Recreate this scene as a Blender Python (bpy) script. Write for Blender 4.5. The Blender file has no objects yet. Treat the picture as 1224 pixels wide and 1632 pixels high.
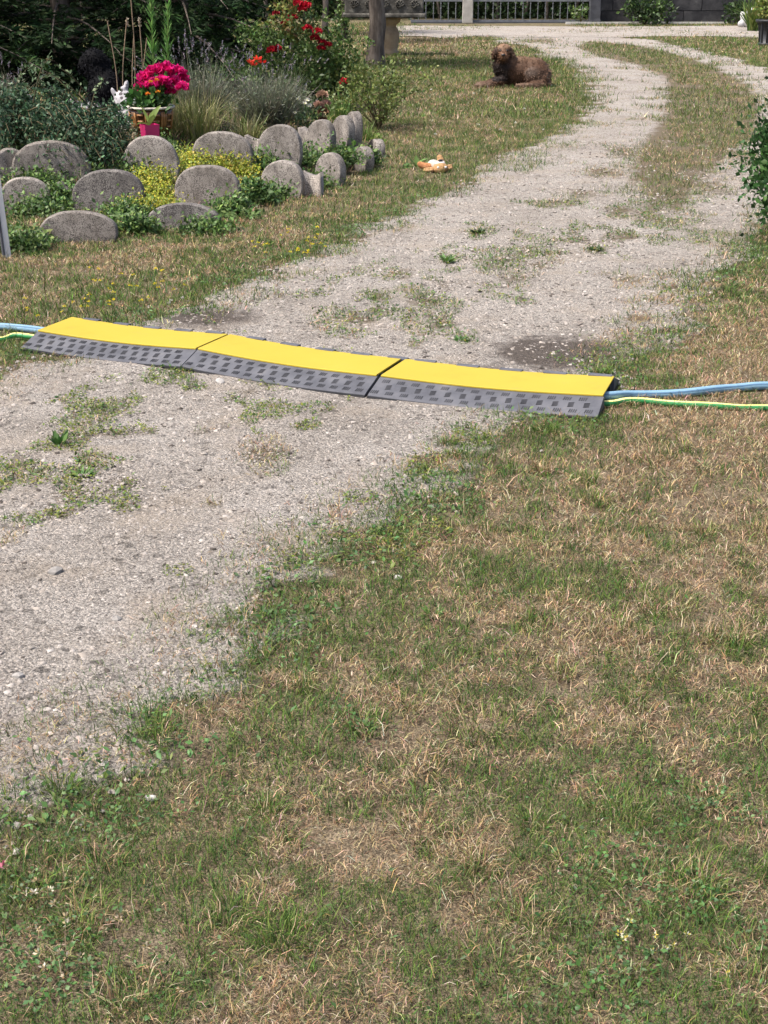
import bpy, bmesh, math, random
import numpy as np
from mathutils import Vector, Matrix

# ------------------------------------------------------------------ camera, sky, sun, exposure
SC = bpy.context.scene
COL = SC.collection
CAM_H, PITCH, FPX = 1.7, math.radians(21.5), 2267.0
cam_d = bpy.data.cameras.new('camera')
cam_d.sensor_fit = 'VERTICAL'
cam_d.sensor_height = 36.0
cam_d.lens = FPX / 1632.0 * 36.0
cam_d.clip_start = 0.05
cam_d.clip_end = 1200
cam = bpy.data.objects.new('camera', cam_d)
COL.objects.link(cam)
cam.location = (0, 0, CAM_H)
cam.rotation_euler = (math.pi / 2 - PITCH, 0, 0)
SC.camera = cam

SUN_EL, SUN_AZ = math.radians(60), math.radians(-112)      # azimuth measured from +Y towards +X
w = bpy.data.worlds.new('World'); SC.world = w; w.use_nodes = True
nt = w.node_tree
bg = nt.nodes['Background']
sky = nt.nodes.new('ShaderNodeTexSky')
sky.sky_type = 'NISHITA'; sky.sun_disc = False
sky.sun_elevation = SUN_EL; sky.sun_rotation = SUN_AZ
sky.air_density = 0.9; sky.dust_density = 5.0; sky.ozone_density = 1.0
nt.links.new(sky.outputs[0], bg.inputs[0])
bg.inputs[1].default_value = 0.148
sun_d = bpy.data.lights.new('sun', 'SUN')
sun_d.energy = 3.9; sun_d.angle = math.radians(4.0); sun_d.color = (1.0, 0.94, 0.86)
sun = bpy.data.objects.new('sun', sun_d); COL.objects.link(sun)
sdir = Vector((math.sin(SUN_AZ) * math.cos(SUN_EL), math.cos(SUN_AZ) * math.cos(SUN_EL), math.sin(SUN_EL)))
sun.rotation_euler = sdir.to_track_quat('Z', 'Y').to_euler()
sun.location = (0, 0, 30)
SC.view_settings.view_transform = 'Standard'
SC.view_settings.look = 'None'
SC.view_settings.exposure = 0.6
SC.view_settings.gamma = 1.0
SC.view_settings.use_curve_mapping = False
SC.render.engine = 'CYCLES'
SC.cycles.max_bounces = 6
SC.cycles.transparent_max_bounces = 4

# ------------------------------------------------------------------ helpers
rng = np.random.default_rng(11)
random.seed(5)
CP, SP = math.cos(PITCH), math.sin(PITCH)

def ray(px, py):
    cx = (px - 612.0) / FPX; cy = (816.0 - py) / FPX
    return Vector((cx, CP + cy * SP, -SP + cy * CP))
def P(px, py, z=0.0):                      # surveyed point at height z
    d = ray(px, py); t = (z - CAM_H) / d.z
    return Vector((d.x * t, d.y * t, z))
def D(px, py, Y):                          # surveyed point at distance Y
    d = ray(px, py); t = Y / d.y
    return Vector((d.x * t, Y, CAM_H + d.z * t))
def PXM(Y, z=0.0):                         # photo pixels per metre at a distance
    return FPX / (Y * CP + (CAM_H - z) * SP)

def vnoise(x, y, seed=0):
    x = np.asarray(x, float); y = np.asarray(y, float)
    xi = np.floor(x).astype(np.int64); yi = np.floor(y).astype(np.int64)
    fx = x - xi; fy = y - yi
    fx = fx * fx * (3 - 2 * fx); fy = fy * fy * (3 - 2 * fy)
    def h(a, b):
        n = (a * 374761393 + b * 668265263 + seed * 1442695041) & 0x7fffffff
        n = ((n ^ (n >> 13)) * 1274126177) & 0x7fffffff
        return ((n ^ (n >> 16)) & 0xffff) / 65535.0
    return (h(xi, yi) * (1 - fx) + h(xi + 1, yi) * fx) * (1 - fy) + (h(xi, yi + 1) * (1 - fx) + h(xi + 1, yi + 1) * fx) * fy
def fbm(x, y, seed=0, o=4):
    s = 0; a = .5
    for k in range(o):
        s = s + a * vnoise(x * 2 ** k, y * 2 ** k, seed + k * 17); a *= .5
    return s / (1 - .5 ** o)
def sstep(a, b, x):
    t = np.clip((x - a) / (b - a), 0, 1); return t * t * (3 - 2 * t)

def mesh_np(name, V, faces, cols=None, smooth=False):
    V = np.asarray(V, np.float32); me = bpy.data.meshes.new(name)
    if not isinstance(faces, list): faces = [faces]
    faces = [np.asarray(f, np.int32) for f in faces if len(f)]
    tot = np.concatenate([np.full(len(f), f.shape[1], np.int32) for f in faces])
    idx = np.concatenate([f.ravel() for f in faces])
    me.vertices.add(len(V)); me.vertices.foreach_set('co', V.ravel())
    me.loops.add(len(idx)); me.loops.foreach_set('vertex_index', idx)
    me.polygons.add(len(tot))
    st = np.concatenate([[0], np.cumsum(tot)[:-1]]).astype(np.int32)
    me.polygons.foreach_set('loop_start', st)
    me.polygons.foreach_set('loop_total', tot)
    if smooth: me.polygons.foreach_set('use_smooth', np.ones(len(tot), bool))
    me.update(calc_edges=True)
    if cols is not None:
        c = np.ones((len(V), 4), np.float32); c[:, :3] = cols
        a = me.color_attributes.new('Col', 'FLOAT_COLOR', 'POINT'); a.data.foreach_set('color', c.ravel())
    return me

def link(name, me, mat, parent=None, loc=None):
    o = bpy.data.objects.new(name, me); COL.objects.link(o)
    if mat is not None and len(me.materials) == 0: me.materials.append(mat)
    if parent is not None: o.parent = parent
    if loc is not None: o.location = loc
    return o
def tag(o, label=None, cat=None, group=None, kind=None):
    if label: o['label'] = label
    if cat: o['category'] = cat
    if group: o['group'] = group
    if kind: o['kind'] = kind
    return o
def thing(name, label, cat, loc=(0, 0, 0), rz=0.0, group=None):
    o = bpy.data.objects.new(name, None); COL.objects.link(o)
    o.location = loc; o.rotation_euler = (0, 0, rz); o.empty_display_size = .1
    return tag(o, label, cat, group)

class MB:                                   # collects plain shapes into one mesh
    def __init__(s): s.v = []; s.f = []
    def add(s, v, f):
        b = len(s.v); s.v += [tuple(p) for p in v]; s.f += [tuple(i + b for i in q) for q in f]; return s
    def box(s, c, d, M=None, taper=1.0):
        x, y, z = d[0] / 2, d[1] / 2, d[2] / 2
        v = []
        for sz in (-1, 1):
            k = 1.0 if sz < 0 else taper
            for sx, sy in ((-1, -1), (1, -1), (1, 1), (-1, 1)): v.append(Vector((sx * x * k, sy * y * k, sz * z)))
        if M is not None: v = [M @ p for p in v]
        v = [p + Vector(c) for p in v]
        return s.add(v, [(3, 2, 1, 0), (4, 5, 6, 7), (0, 1, 5, 4), (1, 2, 6, 5), (2, 3, 7, 6), (3, 0, 4, 7)])
    def tube(s, pts, r, n=8, caps=True):
        pts = [Vector(p) for p in pts]; R = r if hasattr(r, '__len__') else [r] * len(pts)
        rings = []; up = Vector((0.0123, .1, 1)).normalized()
        for i, p in enumerate(pts):
            t = (pts[min(i + 1, len(pts) - 1)] - pts[max(i - 1, 0)]).normalized()
            u = up if abs(t.dot(up)) < .95 else Vector((1, 0, 0))
            a = t.cross(u).normalized(); b = a.cross(t)
            rings.append([p + (a * math.cos(2 * math.pi * k / n) + b * math.sin(2 * math.pi * k / n)) * R[i] for k in range(n)])
        v = [q for ring in rings for q in ring]; f = []
        for i in range(len(pts) - 1):
            for k in range(n):
                k2 = (k + 1) % n
                f.append((i * n + k, i * n + k2, (i + 1) * n + k2, (i + 1) * n + k))
        if caps:
            f.append(tuple(range(n - 1, -1, -1))); f.append(tuple((len(pts) - 1) * n + k for k in range(n)))
        return s.add(v, f)
    def lathe(s, prof, n=24, c=(0, 0, 0)):
        v = []; f = []
        for r, z in prof:
            for k in range(n):
                a = 2 * math.pi * k / n; v.append((c[0] + r * math.cos(a), c[1] + r * math.sin(a), c[2] + z))
        for i in range(len(prof) - 1):
            for k in range(n):
                k2 = (k + 1) % n; f.append((i * n + k, i * n + k2, (i + 1) * n + k2, (i + 1) * n + k))
        return s.add(v, f)
    def mesh(s, name, smooth=False):
        me = bpy.data.meshes.new(name); me.from_pydata(s.v, [], s.f); me.update()
        if smooth:
            me.polygons.foreach_set('use_smooth', np.ones(len(me.polygons), bool))
        return me
    def build(s, name, mat, parent=None, smooth=False, bevel=0.0, loc=None):
        o = link(name, s.mesh(name, smooth), mat, parent, loc)
        if bevel:
            m = o.modifiers.new('bevel', 'BEVEL'); m.width = bevel; m.segments = 2; m.limit_method = 'ANGLE'
        return o

def catmull(pts, n=8):
    pts = [Vector(p) for p in pts]; q = [pts[0] * 2 - pts[1]] + pts + [pts[-1] * 2 - pts[-2]]; out = []
    for i in range(1, len(q) - 2):
        for k in range(n):
            t = k / n; a, b, c, d = q[i - 1], q[i], q[i + 1], q[i + 2]
            out.append(.5 * ((2 * b) + (c - a) * t + (2 * a - 5 * b + 4 * c - d) * t * t + (3 * b - a - 3 * c + d) * t ** 3))
    out.append(pts[-1]); return out

def unit(v): return v / np.maximum(np.linalg.norm(v, axis=1, keepdims=True), 1e-9)
def rdir(n): return unit(rng.normal(size=(n, 3)))

def leaves(C, d, l, wd, col, fold=.15, nrm=None):
    """quads: one folded leaf each; C bases (n,3), d directions, l lengths, wd widths"""
    n = len(C); C = np.asarray(C, float); d = unit(np.asarray(d, float))
    r = rdir(n) if nrm is None else unit(np.asarray(nrm, float) + rng.normal(0, .35, (n, 3)))
    s = unit(np.cross(d, r)); u = np.cross(s, d)
    l = np.broadcast_to(l, n)[:, None]; wd = np.broadcast_to(wd, n)[:, None]
    V = np.stack([C, C + d * l * .45 + s * wd * .5 + u * wd * fold, C + d * l, C + d * l * .45 - s * wd * .5 + u * wd * fold], 1).reshape(-1, 3)
    F = np.arange(4 * n).reshape(n, 4)
    F = np.concatenate([F[:, [0, 1, 2]], F[:, [0, 2, 3]]])
    return V, F, np.repeat(col, 4, axis=0)
def blades(C, az, lean, l, wd, col, tipcol=None, fine=True, bend=.5):
    n = len(C); C = np.asarray(C, float)
    h = np.stack([np.cos(az), np.sin(az), np.zeros(n)], 1)
    ra = az + np.pi / 2 + rng.normal(0, .6, n)
    s = np.stack([np.cos(ra), np.sin(ra), np.zeros(n)], 1)
    l = np.broadcast_to(l, n)[:, None]; wd = np.broadcast_to(wd, n)[:, None]
    z = np.array([[0, 0, 1.0]])
    a1 = (lean * (1 - bend * .5))[:, None]; a2 = np.minimum(lean * (1 + bend), 1.75)[:, None]
    tipcol = col if tipcol is None else tipcol
    if not fine:
        tip = C + l * (h * np.sin(lean[:, None]) + z * np.cos(lean[:, None]))
        V = np.stack([C - s * wd * .5, C + s * wd * .5, tip], 1).reshape(-1, 3)
        cc = np.stack([col, col, tipcol], 1).reshape(-1, 3)
        return V, np.arange(3 * n).reshape(n, 3), cc
    mid = C + l * .5 * (h * np.sin(a1) + z * np.cos(a1)) + s * l * rng.normal(0, .10, (n, 1))
    tip = mid + l * .5 * (h * np.sin(a2) + z * np.cos(a2))
    tip[:, 2] = np.maximum(tip[:, 2], C[:, 2] + .002)
    V = np.stack([C - s * wd * .5, C + s * wd * .5, mid - s * wd * .42, mid + s * wd * .42, tip], 1).reshape(-1, 3)
    B = np.arange(n)[:, None] * 5
    F = np.concatenate([B + np.array([[0, 1, 3]]), B + np.array([[0, 3, 2]]), B + np.array([[2, 3, 4]])])
    cc = np.stack([col, col, col, col, tipcol], 1).reshape(-1, 3)
    return V, F, cc
def cat_geo(L):
    V = []; F = []; C = []; b = 0
    for v, f, c in L:
        V.append(v); F.append(f + b); C.append(c); b += len(v)
    return np.concatenate(V), np.concatenate(F), np.concatenate(C)
def pick(pal, n, jit=.12):
    pal = np.array(pal, float); c = pal[rng.integers(0, len(pal), n)]
    return np.clip(c * (1 + rng.normal(0, jit, (n, 1))) * (1 + rng.normal(0, jit * .4, (n, 3))), .004, 1)

# ------------------------------------------------------------------ materials
def M_new(name):
    m = bpy.data.materials.new(name); m.use_nodes = True
    nt = m.node_tree; nt.nodes.clear()
    out = nt.nodes.new('ShaderNodeOutputMaterial')
    return m, nt, out
def N(nt, t, **k):
    n = nt.nodes.new(t)
    for a, b in k.items(): setattr(n, a, b)
    return n
def ramp(nt, stops, interp='LINEAR'):
    r = N(nt, 'ShaderNodeValToRGB'); r.color_ramp.interpolation = interp
    e = r.color_ramp.elements
    while len(e) < len(stops): e.new(.5)
    for q, (p, c) in zip(e, stops):
        q.position = p; q.color = (c[0], c[1], c[2], 1) if hasattr(c, '__len__') else (c, c, c, 1)
    return r
def vmat(name, rough=.7, trans=0.25, spec=.25, vary=.0, scale=40):
    """colour from the vertex attribute, leaves let light through"""
    m, nt, out = M_new(name); L = nt.links.new
    a = N(nt, 'ShaderNodeAttribute', attribute_name='Col')
    col = a.outputs['Color']
    if vary:
        g = N(nt, 'ShaderNodeNewGeometry'); no = N(nt, 'ShaderNodeTexNoise'); no.inputs['Scale'].default_value = scale; no.inputs['Detail'].default_value = 3
        L(g.outputs['Position'], no.inputs['Vector'])
        mr = N(nt, 'ShaderNodeMapRange'); mr.inputs[1].default_value = .25; mr.inputs[2].default_value = .75
        mr.inputs[3].default_value = 1 - vary; mr.inputs[4].default_value = 1 + vary; L(no.outputs[0], mr.inputs[0])
        mx = N(nt, 'ShaderNodeVectorMath', operation='SCALE'); L(col, mx.inputs[0]); L(mr.outputs[0], mx.inputs['Scale']); col = mx.outputs[0]
    p = N(nt, 'ShaderNodeBsdfPrincipled'); p.inputs['Roughness'].default_value = rough; p.inputs['Specular IOR Level'].default_value = spec
    L(col, p.inputs['Base Color'])
    if trans:
        t = N(nt, 'ShaderNodeBsdfTranslucent'); L(col, t.inputs[0])
        mi = N(nt, 'ShaderNodeMixShader'); mi.inputs[0].default_value = trans
        L(p.outputs[0], mi.inputs[1]); L(t.outputs[0], mi.inputs[2]); L(mi.outputs[0], out.inputs[0])
    else: L(p.outputs[0], out.inputs[0])
    return m
def pmat(name, stops, scale=8, rough=.7, spec=.3, bump=.0, bscale=None, detail=6, metal=0, dist=.01, vor=None, stretch=None, stain=None, tint=0):
    """noise-mottled procedural material in object space"""
    m, nt, out = M_new(name); L = nt.links.new
    tc = N(nt, 'ShaderNodeTexCoord'); mp = N(nt, 'ShaderNodeMapping'); L(tc.outputs['Object'], mp.inputs[0])
    if stretch: mp.inputs['Scale'].default_value = stretch
    oi = N(nt, 'ShaderNodeObjectInfo'); ofs = N(nt, 'ShaderNodeVectorMath', operation='SCALE'); ofs.inputs[0].default_value = (17.3, 9.1, 5.7); L(oi.outputs['Random'], ofs.inputs['Scale']); L(ofs.outputs[0], mp.inputs['Location'])
    no = N(nt, 'ShaderNodeTexNoise'); no.inputs['Scale'].default_value = scale; no.inputs['Detail'].default_value = detail; no.inputs['Roughness'].default_value = .62
    L(mp.outputs[0], no.inputs['Vector'])
    r = ramp(nt, stops); L(no.outputs[0], r.inputs[0])
    p = N(nt, 'ShaderNodeBsdfPrincipled'); p.inputs['Roughness'].default_value = rough; p.inputs['Specular IOR Level'].default_value = spec; p.inputs['Metallic'].default_value = metal
    col = r.outputs[0]
    if vor:                                # dark or light specks: (scale, radius, colour)
        v = N(nt, 'ShaderNodeTexVoronoi'); v.inputs['Scale'].default_value = vor[0]; L(mp.outputs[0], v.inputs['Vector'])
        n2 = N(nt, 'ShaderNodeTexNoise'); n2.inputs['Scale'].default_value = vor[0] * .17; L(mp.outputs[0], n2.inputs['Vector'])
        ad = N(nt, 'ShaderNodeMath', operation='ADD'); L(v.outputs['Distance'], ad.inputs[0])
        ml = N(nt, 'ShaderNodeMath', operation='MULTIPLY'); ml.inputs[1].default_value = -.75; L(n2.outputs[0], ml.inputs[0]); L(ml.outputs[0], ad.inputs[1])
        r2 = ramp(nt, [(0, 1), (max(vor[1] * .4, .001), 1), (vor[1], 0)]); L(ad.outputs[0], r2.inputs[0])
        mx = N(nt, 'ShaderNodeMix', data_type='RGBA'); L(r2.outputs[0], mx.inputs[0]); L(col, mx.inputs[6]); mx.inputs[7].default_value = (*vor[2], 1)
        col = mx.outputs[2]
    if tint:
        tm = N(nt, 'ShaderNodeMapRange'); tm.inputs[3].default_value = 1 - tint; tm.inputs[4].default_value = 1 + tint; L(oi.outputs['Random'], tm.inputs[0])
        tv = N(nt, 'ShaderNodeVectorMath', operation='SCALE'); L(col, tv.inputs[0]); L(tm.outputs[0], tv.inputs['Scale']); col = tv.outputs[0]
    if stain:                              # (scale xyz, low, high, colour): dirt with a shape of its own
        m2 = N(nt, 'ShaderNodeMapping'); L(tc.outputs['Object'], m2.inputs[0]); L(ofs.outputs[0], m2.inputs['Location']); m2.inputs['Scale'].default_value = stain[0]
        n3 = N(nt, 'ShaderNodeTexNoise'); n3.inputs['Scale'].default_value = 1; n3.inputs['Detail'].default_value = 7; n3.inputs['Roughness'].default_value = .7; L(m2.outputs[0], n3.inputs['Vector'])
        r3 = ramp(nt, [(stain[1], 0), (stain[2], stain[4])]); L(n3.outputs[0], r3.inputs[0])
        mx = N(nt, 'ShaderNodeMix', data_type='RGBA'); L(r3.outputs[0], mx.inputs[0]); L(col, mx.inputs[6]); mx.inputs[7].default_value = (*stain[3], 1); col = mx.outputs[2]
    L(col, p.inputs['Base Color'])
    if bump:
        b = N(nt, 'ShaderNodeBump'); b.inputs['Strength'].default_value = bump; b.inputs['Distance'].default_value = dist
        nb = N(nt, 'ShaderNodeTexNoise'); nb.inputs['Scale'].default_value = bscale or scale * 3; nb.inputs['Detail'].default_value = 5; L(mp.outputs[0], nb.inputs['Vector'])
        L(nb.outputs[0], b.inputs['Height']); L(b.outputs[0], p.inputs['Normal'])
    L(p.outputs[0], out.inputs[0])
    return m

MAT = {}
MAT['grass'] = vmat('grass_blade', .75, .22, .15)
MAT['leaf'] = vmat('leaf', .5, .25, .35)
MAT['needle'] = vmat('needle', .7, .1, .15)
MAT['petal'] = vmat('petal', .6, .3, .2)
MAT['stonebits'] = vmat('gravel_stone', .9, 0, .2, .25, 60)
MAT['fur'] = vmat('fur', .65, 0, .3)
MAT['blackfur'] = vmat('black_fur', .8, 0, .08)
MAT['concrete'] = pmat('washed_concrete', [(.25, (.145, .13, .115)), (.42, (.23, .207, .186)), (.6, (.305, .276, .25)), (.8, (.40, .365, .33))], 6, .9, .2, .5, 160, dist=.004, vor=(150, .085, (.085, .075, .07)), stain=((22, 22, 4), .5, .72, (.075, .062, .052), .75), tint=.22)
MAT['concrete_dark'] = pmat('lichen_dark_concrete', [(.28, (.09, .083, .08)), (.45, (.155, .143, .135)), (.62, (.22, .205, .19)), (.8, (.31, .29, .265))], 6, .9, .2, .6, 160, dist=.004, vor=(150, .17, (.05, .045, .045)), stain=((12, 12, 6), .55, .7, (.34, .32, .29), .6))
MAT['bark'] = pmat('bark', [(.3, (.05, .042, .036)), (.5, (.135, .112, .095)), (.7, (.24, .205, .175))], 14, .95, .1, 1.0, 22, dist=.02, stretch=(1, 1, .25))
MAT['stem'] = pmat('stem', [(.3, (.06, .05, .03)), (.7, (.14, .12, .07))], 30, .9, .1)
MAT['green_stem'] = pmat('green_stem', [(.3, (.07, .12, .03)), (.7, (.14, .2, .06))], 30, .8, .2)
MAT['dry_stem'] = pmat('dry_stem', [(.3, (.22, .15, .10)), (.7, (.36, .27, .19))], 30, .9, .1)
MAT['rubber'] = pmat('dusty_rubber', [(.3, (.055, .057, .068)), (.48, (.085, .088, .102)), (.64, (.11, .112, .126)), (.8, (.18, .17, .165))], 9, .6, .35, .3, 240, dist=.002)
MAT['rubber_clean'] = pmat('clean_rubber', [(.3, (.018, .018, .02)), (.7, (.035, .035, .038))], 20, .65, .3)
MAT['rubber_bar'] = pmat('worn_rubber_bar', [(.3, (.04, .041, .048)), (.7, (.062, .063, .072))], 20, .6, .3)
MAT['yellow'] = pmat('yellow_lid', [(.25, (.365, .272, .034)), (.42, (.405, .308, .038)), (.7, (.42, .322, .042)), (.85, (.41, .325, .06))], 4, .55, .2, .08, 60, dist=.0015, stain=((9, 22, 9), .56, .8, (.33, .265, .09), .4))
MAT['hose_blue'] = pmat('blue_hose', [(.3, (.15, .275, .39)), (.7, (.22, .36, .47))], 9, .5, .4, .1, 60)
MAT['hose_stripe'] = pmat('dark_blue_stripe', [(.3, (.07, .14, .24)), (.7, (.1, .19, .3))], 9, .5, .4)
MAT['hose_green'] = pmat('green_hose', [(.3, (.015, .17, .04)), (.7, (.03, .24, .07))], 9, .4, .5)
MAT['hose_yellow'] = pmat('yellow_stripe', [(.3, (.68, .66, .18)), (.7, (.78, .76, .3))], 9, .45, .4)
MAT['block'] = pmat('old_dark_block', [(.3, (.022, .022, .025)), (.5, (.045, .045, .048)), (.68, (.08, .078, .08)), (.85, (.24, .24, .25))], 3.2, .95, .1, .6, 30, detail=9)
MAT['pale_kerb'] = pmat('pale_kerb', [(.3, (.4, .39, .37)), (.7, (.55, .54, .51))], 3, .9, .2)
MAT['iron'] = pmat('grey_iron', [(.3, (.10, .105, .12)), (.7, (.2, .21, .23))], 8, .5, .4)
MAT['dark_post'] = pmat('dark_post', [(.3, (.04, .042, .05)), (.7, (.085, .088, .1))], 5, .7, .2)
MAT['pale_post'] = pmat('pale_concrete_post', [(.3, (.30, .285, .26)), (.7, (.46, .44, .41))], 5, .9, .2, .3)
MAT['table_slab'] = pmat('weathered_slab', [(.3, (.045, .042, .038)), (.5, (.10, .095, .085)), (.66, (.19, .18, .16)), (.8, (.34, .325, .29))], 7, .95, .1, .6, 30)
MAT['sandstone'] = pmat('sandstone', [(.3, (.27, .20, .135)), (.55, (.38, .295, .205)), (.75, (.45, .37, .27))], 6, .95, .1, .4, 40)
MAT['soil'] = pmat('bed_soil', [(.3, (.05, .036, .025)), (.6, (.11, .08, .056)), (.8, (.17, .13, .09))], 14, .95, .1, .8, 40, dist=.02)
MAT['board'] = pmat('weathered_board', [(.3, (.45, .44, .43)), (.55, (.62, .61, .60)), (.75, (.74, .73, .72))], 10, .8, .3, .3, 40, stretch=(1, 1, .15))
MAT['magenta_pot'] = pmat('magenta_plastic', [(.3, (.46, .018, .12)), (.7, (.56, .03, .16))], 8, .4, .45)
MAT['glaze'] = pmat('brown_glaze', [(.3, (.045, .018, .008)), (.6, (.10, .042, .016)), (.8, (.18, .08, .03))], 14, .25, .5)
MAT['glaze_light'] = pmat('amber_glaze', [(.3, (.24, .10, .03)), (.7, (.42, .22, .085))], 18, .3, .5)
MAT['rim'] = pmat('cream_rim', [(.3, (.5, .45, .38)), (.7, (.62, .57, .5))], 12, .5, .4)
MAT['statue'] = pmat('weathered_statue', [(.3, (.13, .12, .125)), (.45, (.33, .32, .335)), (.7, (.50, .49, .51))], 9, .9, .2, .5, 50, vor=(26, .07, (.09, .08, .085)))
MAT['rock'] = pmat('pitted_rock', [(.3, (.12, .10, .12)), (.5, (.30, .27, .31)), (.7, (.44, .41, .45))], 16, .95, .1, 1.0, 45, dist=.02, vor=(60, .1, (.07, .06, .07)))
MAT['urn'] = pmat('black_planter', [(.3, (.018, .019, .022)), (.7, (.04, .042, .048))], 10, .45, .4)
MAT['sack'] = pmat('white_figure', [(.3, (.38, .38, .38)), (.7, (.62, .62, .61))], 6, .8, .2, .3)
MAT['nose'] = pmat('black_nose', [(.3, (.008, .007, .008)), (.7, (.016, .014, .016))], 20, .35, .5)
MAT['eye'] = pmat('dark_eye', [(.3, (.01, .007, .005)), (.7, (.02, .012, .008))], 20, .12, .6)
MAT['plush_tan'] = pmat('tan_plush', [(.3, (.32, .18, .085)), (.7, (.46, .29, .15))], 40, .95, .1, .6, 120)
MAT['plush_rust'] = pmat('rust_plush', [(.3, (.30, .13, .06)), (.7, (.44, .21, .10))], 40, .95, .1, .6, 120)
MAT['plush_grey'] = pmat('pale_plush', [(.3, (.38, .35, .31)), (.7, (.52, .49, .44))], 40, .95, .1, .6, 120)
MAT['plush_white'] = pmat('white_plush', [(.3, (.62, .58, .55)), (.7, (.75, .71, .68))], 40, .95, .1, .5, 120)

# ------------------------------------------------------------------ where grass, gravel and bed lie
def curve(pts):                            # x as a function of y from surveyed ground points
    w = [P(*p) for p in pts]; w.sort(key=lambda v: v.y)
    return np.array([v.y for v in w]), np.array([v.x for v in w])
Lpts = [(-420, 720), (-150, 645), (0, 603), (60, 575), (120, 560), (285, 502), (350, 470), (480, 425), (560, 385), (650, 345), (720, 305), (790, 270), (850, 240),
        (900, 210), (935, 185), (950, 160), (945, 130), (905, 103), (850, 78), (780, 60), (640, 46)]
Rpts = [(-700, 1720), (-250, 1500), (0, 1305), (100, 1235), (180, 1140), (300, 1075), (395, 985), (440, 925), (510, 865), (640, 795), (700, 740), (790, 688), (900, 640), (985, 590),
        (1060, 520), (1120, 450), (1180, 400), (1230, 360), (1290, 300), (1330, 250), (1345, 200), (1330, 160), (1240, 115), (1140, 88), (1050, 66), (960, 57)]
LY, LX = curve(Lpts); RY, RX = curve(Rpts)
def xl(y): return np.interp(y, LY, LX)
def xr(y): return np.interp(y, RY, RX)
ROAD0, ROAD1 = P(612, 60).y, P(612, 42.5).y
def inpoly(x, y, poly):
    x = np.asarray(x); y = np.asarray(y); ins = np.zeros(x.shape, bool); n = len(poly)
    for i in range(n):
        x0, y0 = poly[i]; x1, y1 = poly[(i + 1) % n]
        c = ((y0 > y) != (y1 > y)) & (x < (x1 - x0) * (y - y0) / ((y1 - y0) or 1e-9) + x0)
        ins ^= c
    return ins
def polydist(x, y, poly):                  # signed, positive inside
    d = np.full(np.shape(x), 1e9); n = len(poly)
    for i in range(n):
        a = np.array(poly[i]); b = np.array(poly[(i + 1) % n]); e = b - a
        t = np.clip(((x - a[0]) * e[0] + (y - a[1]) * e[1]) / (e @ e + 1e-12), 0, 1)
        d = np.minimum(d, np.hypot(x - a[0] - t * e[0], y - a[1] - t * e[1]))
    return np.where(inpoly(x, y, poly), d, -d)
def wp(pts): return [tuple(P(*p)[:2]) for p in pts]
MEDIAN = wp([(1080, 345), (1020, 315), (1000, 280), (1015, 235), (1050, 195), (1062, 165), (1058, 125), (1030, 108), (960, 92), (915, 75), (935, 66), (1010, 72), (1060, 82), (1130, 103), (1200, 140), (1217, 178), (1207, 218), (1150, 262), (1110, 310)])
BED = wp([(-330, 372), (-60, 345), (40, 340), (172, 338), (330, 329), (450, 311), (525, 292), (577, 269), (600, 248), (607, 232)]) + [(-.1, 14.2), (-.55, 15.6), (-1.2, 16.6), (-7.5, 17.5), (-8.5, 9.6)]
def bed_h(x, y):
    d = polydist(x, y, BED)
    return np.where(d > 0, sstep(0.02, .4, d) * .12 + sstep(.8, 1.6, d) * .17 + (fbm(x * 3, y * 3, 5) - .5) * .06 * sstep(.1, .5, d), 0)
# weed and grass patches on the gravel: photo position, radii, greenness
WEEDS = [(150, 655, 75, 13, .6), (200, 695, 60, 12, .9), (100, 710, 35, 14, .8), (40, 740, 55, 18, .85), (130, 752, 40, 12, .9), (120, 790, 60, 15, .55), (200, 775, 38, 16, .55), (95, 822, 42, 14, .7),
         (15, 862, 22, 12, .35), (195, 808, 25, 8, .9), (425, 727, 60, 20, .35), (340, 806, 30, 8, .2), (290, 916, 25, 6, .7), (325, 690, 30, 10, .4), (590, 800, 30, 8, .75), (530, 826, 24, 10, .25),
         (540, 860, 46, 14, .5), (460, 905, 30, 14, .6), (640, 860, 60, 22, .6), (340, 1000, 50, 16, .3), (260, 1078, 25, 10, .6), (85, 1118, 34, 10, .6), (15, 1155, 30, 10, .5), (20, 1243, 34, 12, .7),
         (285, 592, 52, 14, .85), (485, 682, 26, 6, .7), (310, 618, 24, 8, .6), (565, 512, 55, 16, .5), (680, 480, 60, 16, .6), (605, 476, 34, 10, .85), (715, 418, 22, 12, .8), (760, 373, 32, 9, .7), (830, 480, 24, 7, .8),
         (735, 540, 22, 8, .7), (700, 515, 40, 16, .55), (640, 440, 40, 12, .5), (820, 445, 46, 12, .45), (870, 327, 40, 8, .5), (950, 403, 28, 8, .75), (920, 385, 36, 8, .5), (1000, 378, 40, 10, .55), (900, 325, 36, 8, .5), (930, 310, 50, 9, .6),
         (860, 425, 40, 10, .4), (990, 340, 60, 12, .6), (1045, 350, 60, 12, .7), (1080, 462, 30, 10, .5), (1100, 490, 40, 12, .5), (1040, 545, 36, 14, .6), (960, 590, 60, 22, .8), (1020, 510, 40, 10, .4), (1000, 450, 40, 8, .3), (1130, 300, 60, 16, .5),
         (1000, 580, 50, 20, .6), (1180, 250, 60, 20, .5), (680, 745, 36, 12, .75), (765, 700, 34, 14, .7), (840, 670, 60, 12, .85), (915, 668, 40, 10, .85), (1000, 245, 60, 14, .55), (960, 275, 50, 12, .4), (560, 590, 20, 6, .6), (700, 585, 20, 6, .4), (230, 690, 40, 12, .5), (430, 600, 16, 5, .5), (720, 45, 70, 3, .8), (860, 66, 50, 5, .6), (1010, 47, 90, 3, .6), (930, 50, 60, 2.5, .5), (1120, 55, 80, 3, .5)]
WA = []
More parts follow.
